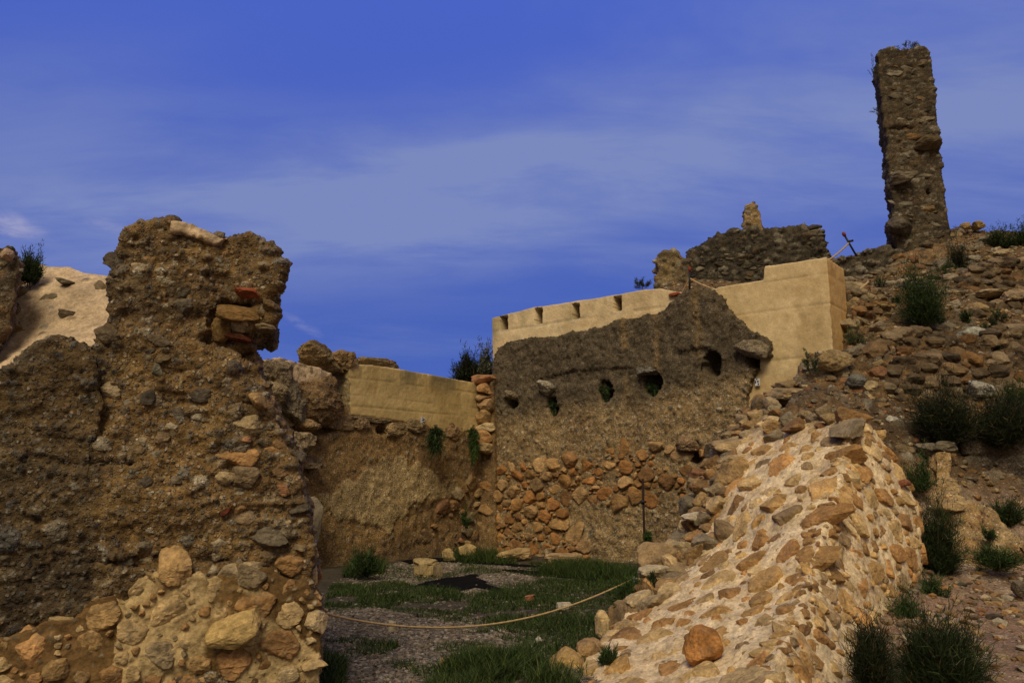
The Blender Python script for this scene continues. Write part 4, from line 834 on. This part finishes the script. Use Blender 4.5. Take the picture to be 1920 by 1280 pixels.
# loose grit on the slope and path
def scatter(name, XYs, smin, smax, palette, kind='stuff', seed=0, flat=.6, sink=.2):
    g = np.random.default_rng(seed); D, Fc = ico(1); n = len(XYs); z = ground_z(XYs)
    s = g.uniform(0, 1, n) ** 2.2 * (smax - smin) + smin
    J = D[None] * g.uniform(.7, 1.25, (n, len(D), 1)); J = J * (s[:, None, None] * np.stack([g.uniform(.8, 1.4, n), g.uniform(.7, 1.1, n), np.full(n, flat) * g.uniform(.7, 1.2, n)], -1)[:, None, :])
    a = g.uniform(0, 6.28, n); ca, sa = np.cos(a)[:, None], np.sin(a)[:, None]
    X = J[..., 0] * ca - J[..., 1] * sa + XYs[:, :1]; Y = J[..., 0] * sa + J[..., 1] * ca + XYs[:, 1:]; Z = J[..., 2] + (z + s * sink)[:, None]
    V = np.stack([X, Y, Z], -1).reshape(-1, 3); Fs = (Fc[None] + (np.arange(n) * len(D))[:, None, None]).reshape(-1, 3)
    c = palette[g.integers(len(palette), size=n)] * g.uniform(.6, 1.3, (n, 1)); col = np.repeat(c, len(D), 0)
    o = obj(name, V, [Fs], M_STONE, None, col, smooth=False); o['kind'] = kind; return o
g = np.random.default_rng(33)
h_ = np.c_[g.uniform(3.2, 13.5, 18000), g.uniform(5.5, 20.5, 18000)]; h_ = h_[court_d(h_) > .5]
scatter('loose_grit', h_, .012, .07, np.concatenate([STONE * .8, GREY * 1.2, np.array([[.34, .26, .18]])]), seed=34)
# ================================================================== court floor: gravel, torn black sheets, grass
def to_floor(poly): p = np.array(poly, float); return floor_at(p[:, 0], p[:, 1])[:, :2]
def fill_poly(poly, n, seed):
    g = np.random.default_rng(seed); f = to_floor(poly); lo, hi = f.min(0), f.max(0); q = g.uniform(lo, hi, (n, 2)); return q[inpoly(q, f)]
A1 = fill_poly([(560, 1400), (600, 1140), (700, 1140), (900, 1165), (1060, 1200), (1130, 1260), (1150, 1400)], 42000, 40)
A2 = fill_poly([(650, 1090), (760, 1050), (860, 1046), (960, 1060), (1000, 1090), (1010, 1120), (940, 1135), (800, 1130), (700, 1110)], 26000, 41)
A3 = fill_poly([(600, 1120), (640, 1075), (900, 1045), (1200, 1085), (1180, 1200), (1000, 1240)], 9000, 42)
SHEETS = [([(762, 1108), (800, 1098), (838, 1090), (862, 1087), (886, 1082), (905, 1082), (892, 1090), (905, 1100), (925, 1108), (948, 1116), (938, 1121), (915, 1117), (895, 1113), (862, 1118), (838, 1114), (800, 1110)], 'torn black ground sheet showing in the middle of the gravel'),
          ([(930, 1069), (970, 1069), (1040, 1076), (1110, 1086), (1170, 1096), (1160, 1101), (1100, 1098), (1030, 1088), (960, 1078)], 'long black strip of ground sheet in front of the right-hand grass'),
          ([(648, 1076), (690, 1070), (704, 1078), (690, 1086), (668, 1088), (650, 1084)], 'small black scrap of ground sheet by the left back wall'),
          ([(745, 1052), (800, 1046), (850, 1048), (930, 1052), (1030, 1062), (1040, 1066), (960, 1062), (880, 1056), (820, 1053), (770, 1058)], 'thin black edge of ground sheet along the foot of the back walls')]
shp = []
for i, (poly, lab) in enumerate(SHEETS):
    f = to_floor(poly); shp.append(f); lo, hi = f.min(0) - .1, f.max(0) + .1; st_ = .035
    X, Y = np.meshgrid(np.arange(lo[0], hi[0], st_), np.arange(lo[1], hi[1], st_)); q = np.c_[X.ravel(), Y.ravel()]
    jit = .10 * np.c_[fbm(np.c_[q * 2.5, q[:, :1] * 0], 3, 66 + i), fbm(np.c_[q * 2.5, q[:, :1] * 0 + 5], 3, 67 + i)]
    ins = inpoly(q + jit, f); nyy, nxx = X.shape; id_ = np.arange(nyy * nxx).reshape(nyy, nxx)
    fs = np.stack([id_[:-1, :-1].ravel(), id_[:-1, 1:].ravel(), id_[1:, 1:].ravel(), id_[1:, :-1].ravel()], 1); fs = fs[ins[fs].all(1)]
    use = np.unique(fs); mp = np.full(nyy * nxx, -1); mp[use] = np.arange(len(use)); q = q[use]; fs = mp[fs]
    zt = ground_z(q) + .008 + .006 * (1 + fbm(np.c_[q * 6, q[:, :1] * 0], 3, 68))
    Vt = np.c_[q, zt]; Vbm = Vt - [0, 0, .003]; n = len(q)
    solo('ground_sheet', np.concatenate([Vt, Vbm]), [fs, fs[:, ::-1] + n], M_SHEET, lab, 'ground sheet', (*q.mean(0), zt.min()), 'torn black ground sheets')
def off_sheet(q, keep=.04, seed=0):
    g = np.random.default_rng(seed); m = np.ones(len(q), bool)
    for f in shp: m &= ~(inpoly(q, f) & (g.random(len(q)) > keep))
    return q[m]
GRAV = np.array([[.34, .27, .21], [.24, .19, .15], [.42, .34, .27], [.17, .14, .12], [.30, .22, .15], [.22, .20, .19], [.46, .40, .33]])
scatter('gravel', np.concatenate([off_sheet(A1, .03, 1), off_sheet(A2, .03, 2), off_sheet(A3, .02, 3)]), .006, .030, GRAV * .55, seed=43)
# ---- blades
def blades(B, D, L, w, col, bend=.35, seed=0, seg=3):
    """tapering curved blades from base points B along directions D"""
    g = np.random.default_rng(seed); n = len(B); D = D / np.linalg.norm(D, axis=1, keepdims=True)
    side = np.cross(D, g.normal(size=(n, 3))); side /= np.linalg.norm(side, axis=1, keepdims=True) + 1e-9
    bd = g.normal(size=(n, 3)); bd[:, 2] = -np.abs(bd[:, 2]) * .6; bd *= bend
    Vs = []
    for k in range(seg + 1):
        t = k / seg; c = B + (D * t + bd * t * t)* L[:, None]; ww = (w * (1 - t) ** .7 + .0006)[:, None] if np.ndim(w) else w * (1 - t) ** .7 + .0006
        Vs += [c - side * ww, c + side * ww]
    V = np.stack(Vs, 1); m = 2 * (seg + 1); o = np.arange(n)[:, None] * m
    Fs = np.concatenate([np.stack([o[:, 0] + 2 * k, o[:, 0] + 2 * k + 1, o[:, 0] + 2 * k + 3, o[:, 0] + 2 * k + 2], 1) for k in range(seg)])
    return V.reshape(-1, 3), Fs, np.repeat(col, m, 0)
GRN = np.array([[.018, .034, .007], [.028, .048, .010], [.013, .024, .006], [.050, .072, .016], [.085, .078, .028]]) * 1.25
def grass(name, q, lmin, lmax, seed, dens=None):
    g = np.random.default_rng(seed); n = len(q); z = ground_z(q); B = np.c_[q, z - .01]
    D = g.normal(0, .38, (n, 3)); D[:, 2] = 1; cl = fbm(np.c_[q * 1.8, np.zeros(n)], 3, 95); L = g.uniform(lmin, lmax, n) * (1 + .7 * cl)
    V, Fs, col = blades(B, D, L, np.full(n, .0035) * g.uniform(.7, 1.5, n), GRN[g.choice(5, n, p=[.3, .3, .2, .15, .05])] * g.uniform(.7, 1.3, (n, 1)), .3, seed)
    o = obj(name, V, [Fs], M_LEAF, None, col, smooth=False); o['kind'] = 'stuff'; return o
def clump(poly, n, seed, thr=-.1, sc=1.6):
    q = fill_poly(poly, n, seed); c = fbm(np.c_[q * sc, np.zeros(len(q))], 3, seed + 1); return q[c > thr]
gq = np.concatenate([clump([(600, 1150), (620, 1100), (720, 1095), (860, 1120), (900, 1150), (850, 1172), (700, 1140)], 30000, 50, -.25),
                     clump([(850, 1165), (900, 1125), (1020, 1100), (1150, 1095), (1200, 1110), (1150, 1170), (1100, 1230), (1000, 1215), (940, 1190)], 40000, 51, -.3),
                     clump([(620, 1110), (700, 1060), (900, 1040), (1190, 1080), (1190, 1110), (900, 1140)], 40000, 52, -.02),
                     clump([(580, 1400), (610, 1180), (760, 1210), (900, 1180), (1100, 1240), (1100, 1400)], 40000, 53, .0, 2.2)])
grass('short_grass', off_sheet(gq, .0, 5), .03, .11, 54)
gt = np.concatenate([clump([(780, 1330), (830, 1255), (900, 1228), (980, 1236), (1050, 1262), (1110, 1330)], 26000, 55, -.12, 2.6), clump([(590, 1330), (600, 1230), (650, 1225), (640, 1330)], 5000, 56, -.2)])
grass('tall_grass', gt, .06, .21, 57)
gw = np.concatenate([clump([(1010, 1085), (1050, 1056), (1130, 1062), (1205, 1082), (1205, 1100), (1100, 1092)], 16000, 58, -.4), clump([(830, 1052), (870, 1036), (935, 1042), (980, 1058)], 6000, 59, -.3), clump([(640, 1085), (660, 1062), (720, 1058), (720, 1080)], 4000, 60, -.4)])
grass('wall_foot_grass', gw, .10, .28, 61)

# ================================================================== shrubs
def shrub(name, label, px, py, d_, w, h, n, seed, pal_, blade=(.05, .12), bw=.004, group='shrubs growing among the ruins', hang=False, lean=(0, 0), open_=.0, base_z=None, cat='shrub', stems=7):
    """w, h in photo pixels; (px, py) is the middle of the foot"""
    n = int(n * 1.7); blade = (blade[0] * .62, blade[1] * .62); bw = bw * .72
    g = np.random.default_rng(seed); k_ = d_ / F_PX; W_, H_ = w * k_, h * k_; c = at(px, py, d_)
    t = thing(name, label, cat, tuple(c), group)
    # twigs, each with its leaf spray
    nt_ = max(10, int(n / 55)); ang = g.uniform(0, 6.28, nt_); rad = np.sqrt(g.uniform(0, 1, nt_))
    sgn = -1 if hang else 1
    tip = np.c_[np.cos(ang) * rad * W_ / 2, np.sin(ang) * rad * W_ / 2 * .8, sgn * H_ * (np.sqrt(np.clip(1 - rad ** 2, 0, 1)) * g.uniform(.55, 1.08, nt_) + .12)]
    tip[:, 0] += lean[0] * H_
    lumpy = 1 + .25 * g.normal(size=(nt_, 1)); tip = tip * lumpy
    tt = g.uniform(.25 if not open_ else .45, 1.0, (n,)); which = g.integers(nt_, size=n); root = np.c_[g.normal(0, W_ * .07, nt_), g.normal(0, W_ * .05, nt_), np.zeros(nt_)]
    ax = tip - root; B = c + root[which] + ax[which] * tt[:, None] + g.normal(0, 1, (n, 3)) * W_ * (.055 - .03 * open_)
    D = ax[which] / np.linalg.norm(ax[which], axis=1, keepdims=True) + g.normal(0, .55, (n, 3)); 
    if not hang: D[:, 2] += .25
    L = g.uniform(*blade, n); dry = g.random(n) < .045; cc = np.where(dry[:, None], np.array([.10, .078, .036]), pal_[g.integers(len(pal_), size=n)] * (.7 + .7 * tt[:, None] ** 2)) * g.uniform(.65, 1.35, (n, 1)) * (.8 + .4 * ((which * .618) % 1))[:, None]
    V, Fs, col = blades(B, D, L, np.full(n, bw) * g.uniform(.7, 1.3, n), cc, .15, seed, 2); obj('foliage', V, [Fs], M_LEAF, t, col, smooth=False)
    S_, K_ = [], 0; Fst = []
    for i in range(0, nt_, max(1, nt_ // stems)):
        a = c + root[i] - [0, 0, .05 * sgn]; b = c + tip[i] * .95; r = max(.004, W_ * .012); ring = []
        for (p, rr) in ((a, r), ((a + b) / 2 + g.normal(0, W_ * .02, 3), r * .7), (b, r * .25)):
            q = rot_to(b - a); ring.append([p + q[:, 0] * rr * math.cos(m * 1.2566) + q[:, 1] * rr * math.sin(m * 1.2566) for m in range(5)])
        S_ += [v for r_ in ring for v in r_]
        for s in range(2):
            for m in range(5): Fst.append([K_ + s * 5 + m, K_ + s * 5 + (m + 1) % 5, K_ + s * 5 + 5 + (m + 1) % 5, K_ + s * 5 + 5 + m])
        K_ += 15
    obj('stems', np.array(S_), [np.array(Fst)], M_BARK, t)
    return t
DG = np.array([[.018, .034, .010], [.026, .048, .012], [.012, .022, .008], [.034, .055, .016]]); OLV = np.array([[.045, .055, .022], [.03, .04, .016], [.06, .068, .03]]); BR = np.array([[.030, .060, .012], [.045, .085, .018], [.02, .04, .01]])
YG = np.array([[.05, .085, .018], [.035, .06, .014], [.08, .11, .025]]); GB = np.array([[.014, .019, .008], [.02, .025, .010], [.010, .013, .006]])
shrub('green_bush', 'round dense green bush on the slope below the tower, right of the concrete block', 1733, 612, 14.4, 96, 104, 9000, 1, DG, (.06, .15), .006)
shrub('grey_shrub', 'small grey-green shrub at the right foot of the concrete block', 1605, 656, 13.9, 46, 44, 900, 2, OLV, (.05, .11), .005, open_=.4)
shrub('sprig_plant', 'thin leafy sprig in front of the lower concrete face', 1524, 700, 12.2, 36, 40, 420, 3, OLV, (.04, .09), .007, open_=.7, cat='plant')
shrub('green_bush', 'low green bush on the skyline right of the tower, nearer the tower', 1878, 466, 19.2, 52, 36, 2600, 4, DG, (.06, .14), .007)
shrub('green_bush', 'dark upright bush on the skyline at the right edge of the photo', 1916, 462, 19.0, 28, 44, 1400, 5, DG, (.06, .15), .007)
shrub('dry_shrub', 'dark dry shrub on the slope at the right foot of the tower', 1797, 510, 18.0, 40, 60, 1800, 6, GB, (.06, .16), .005)
shrub('dark_shrub', 'large dark shrub spilling over the terrace wall, left one of two', 1772, 830, 11.2, 124, 92, 11000, 7, GB, (.06, .18), .004)
shrub('dark_shrub', 'large dark shrub at the right edge over the terrace wall, right one of two', 1888, 836, 11.0, 120, 84, 10000, 8, GB, (.06, .18), .004)
shrub('green_bush', 'green tuft above the dark terrace shrubs at the right edge', 1905, 760, 12.0, 70, 36, 1600, 9, BR * .8, (.05, .12), .005)
shrub('dark_shrub', 'dense dark broom shrub at the foot of the pale crag beside the mortar-set wall', 1762, 1085, 9.3, 84, 108, 11000, 10, np.concatenate([GB, DG * .7]), (.06, .17), .0032)
shrub('green_bush', 'small bright green plant at the lower right end of the mortar-set wall', 1700, 1192, 7.8, 66, 64, 3000, 11, DG * 1.2, (.04, .09), .004)
shrub('dark_shrub', 'big dark broom shrub in the bottom right foreground beside the path', 1766, 1320, 6.2, 150, 120, 12000, 12, np.concatenate([GB, DG * .7]), (.07, .20), .0026)
shrub('dark_shrub', 'smaller dark broom shrub at the bottom, between the mortar-set wall and the big one', 1640, 1310, 5.9, 70, 116, 4500, 13, GB * 1.1, (.06, .17), .0024)
shrub('hanging_shrub', 'dark tuft hanging from the left back wall just below the concrete beam', 816, 800, 17.3, 34, 40, 2200, 14, DG * .9, (.08, .18), .008, hang=True)
shrub('crevice_plant', 'green plant trailing down the crack in the back corner of the courtyard', 888, 800, 18.4, 20, 60, 1100, 15, BR, (.07, .15), .010, hang=True, cat='plant')
shrub('shrub_tree', 'dark bush rising behind the back corner of the courtyard', 880, 730, 20.2, 62, 56, 5200, 16, GB, (.10, .26), .010)
shrub('shrub_tree', 'grey-leaved small tree close against the end of the parapet wall', 912, 722, 20.0, 36, 76, 2600, 17, np.array([[.06, .065, .04], [.09, .09, .06], [.03, .035, .02]]), (.06, .14), .014)
shrub('conifer_bush', 'dark conical bush on the mortar bank at the left edge of the photo', 54, 532, 8.9, 48, 56, 4200, 18, DG * .8, (.03, .08), .004)
shrub('dry_shrub', 'tiny dry shrub on the wall top left of the skyline stump', 1206, 542, 17.2, 32, 20, 500, 19, GB * 1.5, (.05, .12), .005, open_=.4)
shrub('post_shrub', 'leafy green shrub beside the short rope post', 1188, 1150, 8.9, 74, 58, 4600, 20, BR * .75, (.04, .10), .004)
shrub('dark_tuft', 'dark tuft in the gap of the rubble right of the rope post shrub', 1224, 1130, 9.0, 36, 44, 1800, 21, DG * .6, (.04, .10), .004)
shrub('green_tuft', 'green tuft in the cleft between mortar-set wall and crag', 1728, 925, 10.3, 50, 64, 1500, 22, DG * 1.3, (.05, .11), .005)
shrub('green_tuft', 'grass tuft at the foot of the crag shoulder by the right edge', 1870, 1062, 9.2, 90, 28, 2400, 23, DG * 1.2, (.05, .12), .004)
shrub('green_tuft', 'small tuft growing on the crag shoulder', 1856, 1012, 9.6, 26, 22, 600, 24, DG, (.04, .08), .004)
shrub('green_tuft', 'sparse green tuft on the path edge below the dense broom shrub', 1752, 1132, 8.5, 60, 44, 900, 25, DG * 1.3, (.05, .10), .004, open_=.3)
shrub('green_tuft', 'dark green tuft below the overhanging bank at the right edge', 1890, 985, 10.2, 80, 36, 2200, 26, DG * .9, (.05, .12), .005)
for (x, y, w, h, s) in ((1036, 742, 14, 34, 27), (1134, 720, 18, 32, 28), (1222, 712, 22, 36, 29)):
    c = WR.pt(x, y, .12); shrub('hole_plant', {27: 'green plant hanging from the second putlog hole from the left', 28: 'green plant filling the middle putlog hole', 29: 'dark green plant under the grey overhanging stone in the rammed wall'}[s], x, y, c[1], w, h, 700, s, DG * 1.1, (.06, .14), .010, hang=True, cat='plant', group='plants in the putlog holes')
shrub('grass_clump', 'dark grass clump at the foot of the left back wall', 682, 1078, 13.3, 46, 40, 1800, 30, DG, (.10, .22), .005, cat='grass clump')
shrub('green_tuft', 'small green plant between the tall rod and the ragged wall edge', 1214, 1020, 10.6, 18, 26, 500, 31, BR, (.04, .09), .006)
shrub('green_tuft', 'tiny plant on the ochre rubble shelf above the mortar-set wall', 1462, 800, 10.9, 36, 24, 500, 32, OLV, (.03, .07), .005)
shrub('green_tuft', 'small tuft between the boulders at the foot of the mortar slope', 1140, 1250, 7.0, 30, 36, 800, 33, DG * 1.2, (.04, .10), .003)
shrub('tower_tuft', 'wispy weeds growing on top of the tower fragment', 1702, 92, 18.9, 44, 16, 220, 34, OLV, (.06, .14), .006, open_=.8, cat='plant', group='weeds on the tower')
shrub('tower_tuft', 'spindly weed sticking out of the tower edge near its top', 1640, 148, 18.8, 22, 34, 130, 35, OLV * .7, (.05, .12), .007, open_=.9, cat='plant', group='weeds on the tower')
shrub('tower_tuft', 'small spindly weed on the tower edge lower down', 1646, 212, 18.8, 22, 14, 60, 36, OLV * .7, (.05, .12), .007, open_=.9, cat='plant', group='weeds on the tower')
shrub('green_tuft', 'mossy green tuft among the stones in the back corner', 872, 990, 17.7, 30, 30, 500, 37, BR * .8, (.05, .10), .008)

g = np.random.default_rng(77); c_ = cand[g.permutation(len(cand))[:16]]; z_ = ground_z(c_)
for i, (p, z) in enumerate(zip(c_, z_)):
    rl = np.array([p[0], p[1], z]) - CAM; dn = CP * rl[1] + SP * rl[2]; w_ = g.uniform(16, 34)
    shrub('slope_tuft', 'small dry tuft growing between the stones of the right-hand slope', 960 + F_PX * rl[0] / dn, 640 - F_PX * (CP * rl[2] - SP * rl[1]) / dn, p[1], w_, w_ * g.uniform(.6, 1.0), 420, 900 + i, (OLV, DG, GB * 1.5)[i % 3], (.05, .12), .006, group='small tufts on the right-hand slope', open_=.3, cat='plant', stems=4)

# ================================================================== posts, ropes, survey targets
def tube(points, r, name, mat, parent=None, nseg=8, taper=None, twist=False, label=None):
    P = np.asarray(points, float); n = len(P); Vs = []
    for i in range(n):
        t = P[min(i + 1, n - 1)] - P[max(i - 1, 0)]; q = rot_to(t); rr = r if taper is None else r * taper[i]
        for m in range(nseg):
            a = 2 * math.pi * m / nseg; k_ = 1 + (.16 * math.cos(3 * (a + i * .55)) if twist else 0)
            Vs.append(P[i] + (q[:, 0] * math.cos(a) + q[:, 1] * math.sin(a)) * rr * k_)
    Fs = [[i * nseg + m, i * nseg + (m + 1) % nseg, (i + 1) * nseg + (m + 1) % nseg, (i + 1) * nseg + m] for i in range(n - 1) for m in range(nseg)]
    Vs += [P[0], P[-1]]; k0 = len(Vs) - 2
    T3 = [[k0, (m + 1) % nseg, m] for m in range(nseg)] + [[k0 + 1, (n - 1) * nseg + m, (n - 1) * nseg + (m + 1) % nseg] for m in range(nseg)]
    return np.array(Vs), [np.array(Fs), np.array(T3)]
def tpart(points, r, name, mat, parent, **kw):
    V, Fs = tube(points, r, name, mat, **kw); return obj(name, V, Fs, mat, parent)
def rope_pts(a, b, sag, n=60):
    t = np.linspace(0, 1, n)[:, None]; P = np.asarray(a) * (1 - t) + np.asarray(b) * t; P[:, 2] -= (4 * sag * t * (1 - t))[:, 0]; return P
# tall rusty rod against the back wall
pb_, pt_ = at(1204, 1085, 11.0), at(1205, 897, 11.0); pb_ = np.array([pt_[0], 11.0, min(pb_[2], gz1(pt_[0], 11.0)) - .05])
rod = thing('iron_rod', 'tall thin rusty iron rod standing in front of the rammed earth wall', 'rod', tuple(pb_))
rsh = tpart([pb_, (pb_ + pt_) / 2, pt_], .0155, 'shaft', M_RUST, rod); j = at(1205, 941, 11.0)
tpart([j + [-.04, -.02, 0], j + [.045, -.02, .006]], .012, 'clamp', M_BLACKMETAL, rsh)
tpart([j + [0, 0, -.03], j + [0, 0, .03]], .02, 'collar', M_BLACKMETAL, rsh)
# short steel post carrying the rope
sp0, sp1 = at(1189, 1130, 9.6), at(1188, 1080, 9.6)
post = thing('rope_post', 'short grey metal post holding the rope beside the leafy shrub', 'post', (sp1[0], sp1[1], min(sp0[2], gz1(sp1[0], sp1[1]))))
tpart([(sp1[0], sp1[1], post.location[2] - .05), sp1], .013, 'shaft', M_STEEL, post); tpart([sp1 + [0, 0, -.03], sp1 + [.06, 0, -.03], sp1 + [.075, 0, -.05]], .016, 'eyelet', M_STEEL, post)
pa = at(600, 1146, 6.25)
RP = [(612, 1150, 6.4), (655, 1160, 6.7), (700, 1167, 7.0), (760, 1174, 7.35), (820, 1176, 7.7), (900, 1172, 8.1), (960, 1163, 8.45), (1020, 1150, 8.75), (1080, 1131, 9.05), (1140, 1107, 9.35), (1188, 1084, 9.6)]
P = np.array([at(*p) for p in RP]); P = np.concatenate([[pa], P])
s = np.r_[0, np.cumsum(np.linalg.norm(np.diff(P, axis=0), axis=1))]; t = np.linspace(0, s[-1], 160)
co = [np.polyfit(s, P[:, k_], 4) for k_ in range(3)]; Pr = np.stack([np.polyval(c, t) for c in co], 1)
Vr, Fr = tube(Pr, .0095, '', None, nseg=9, twist=True)
solo('rope', Vr, Fr, M_ROPE, 'long sagging rope strung across the courtyard from the left ruin to the short post', 'rope', tuple(Pr[0]))
# upper rods with red caps
def capped_rod(label, a, b, cap_r, lean_rope=None, group='capped rods on the wall top'):
    t = thing('capped_rod', label, 'rod', tuple(a), group); a, b = np.asarray(a), np.asarray(b); u = (b - a) / np.linalg.norm(b - a)
    sh = tpart([a, (a + b) / 2, b], .022, 'shaft', M_BLACKMETAL, t); tpart([b - u * .01, b + u * .04, b + u * .09], cap_r, 'cap', M_RED, sh, taper=[.7, 1.0, .55], nseg=12)
    m = a + (b - a) * .72; tpart([m, m + np.array([.07, 0, .01]), m + np.array([.11, 0, .02])], .03, 'clamp', M_BLACKMETAL, sh, taper=[1, .8, .9]); return t
dR = WR.pt(1293, 540, .4)[1]
capped_rod('upright black rod with a red cap on the peak of the rammed earth wall', at(1293, 548, dR), at(1293, 508, dR), .036)
a_, b_ = at(1606, 480, 17.0), at(1584, 442, 17.0); capped_rod('leaning black rod with a red cap against the sky beside the concrete block', a_, b_, .042)
r1 = rope_pts(at(1294, 522, dR), at(1345, 543, dR - .5), .03, 24); v, f = tube(r1, .016, '', None, nseg=7, twist=True); solo('rope', v, f, M_ROPE, 'short pale rope running down to the right from the upright capped rod', 'rope', tuple(r1[-1]))
r3 = rope_pts(at(1292, 524, dR), at(1280, 546, dR + .2), .0, 16); v, f = tube(r3, .012, '', None, nseg=7, twist=True); solo('rope', v, f, M_ROPE, 'thin guy rope on the left of the upright capped rod', 'rope', tuple(r3[-1]))
r2 = rope_pts(at(1591, 456, 17.0), at(1556, 486, 15.2), .02, 24); v, f = tube(r2, .018, '', None, nseg=7, twist=True); solo('rope', v, f, M_ROPE, 'taut rope from the leaning capped rod down to the concrete block', 'rope', tuple(r2[-1]))
r4 = rope_pts(at(1628, 528, 16.5), at(1606, 545, 16.0), .02, 16); v, f = tube(r4, .022, '', None, nseg=7, twist=True); solo('rope', v, f, M_ROPE, 'loose rope end lying on the stones behind the concrete block', 'rope', tuple(r4[-1]))
# black-and-white survey targets
def box8(pl, u, z, wu, wz, o0, o1):
    V = [pl.a + pl.t * (u + su * wu / 2) + pl.n * o + np.array([0, 0, z + sz * wz / 2]) for o in (o0, o1) for su, sz in ((-1, -1), (1, -1), (1, 1), (-1, 1))]
    return np.array(V), np.array([[0, 1, 2, 3], [7, 6, 5, 4], [0, 4, 5, 1], [1, 5, 6, 2], [2, 6, 7, 3], [3, 7, 4, 0]])
def target(pl, px, py, off, dots, label, wu, wz):
    c = pl.uz(np.array([pl.pt(px, py, off)]))[0]; base = pl.a + pl.t * c[0] + pl.n * off + np.array([0, 0, c[1] - wz / 2])
    t = thing('survey_target', label, 'survey target', tuple(base), 'black and white survey targets')
    v, f = box8(pl, c[0], c[1], wu, wz, off, off + .012); cdo = obj('card', v, [f], M_WHITE, t, smooth=False)
    for (du, dz_, su, sz) in dots: v, f = box8(pl, c[0] + du * wu, c[1] + dz_ * wz, su * wu, sz * wz, off - .003, off + .004); obj('mark', v, [f], M_BLACK, cdo, smooth=False)
target(WR, 1420, 716, .07, ((-.1, .38, .3, .16), (-.36, .02, .2, .38), (.12, .06, .3, .26), (.2, -.3, .3, .2)), 'white card with black squares fixed to the lower corner of the concrete block', .095, .135)
target(WL, 793, 787, -.07, ((-.05, .36, .24, .16), (.0, .02, .26, .24), (.28, .1, .2, .34), (-.3, -.1, .2, .12), (.05, -.32, .24, .18), (.36, -.34, .2, .22)), 'white card with black squares stuck low on the stained concrete beam', .11, .13)
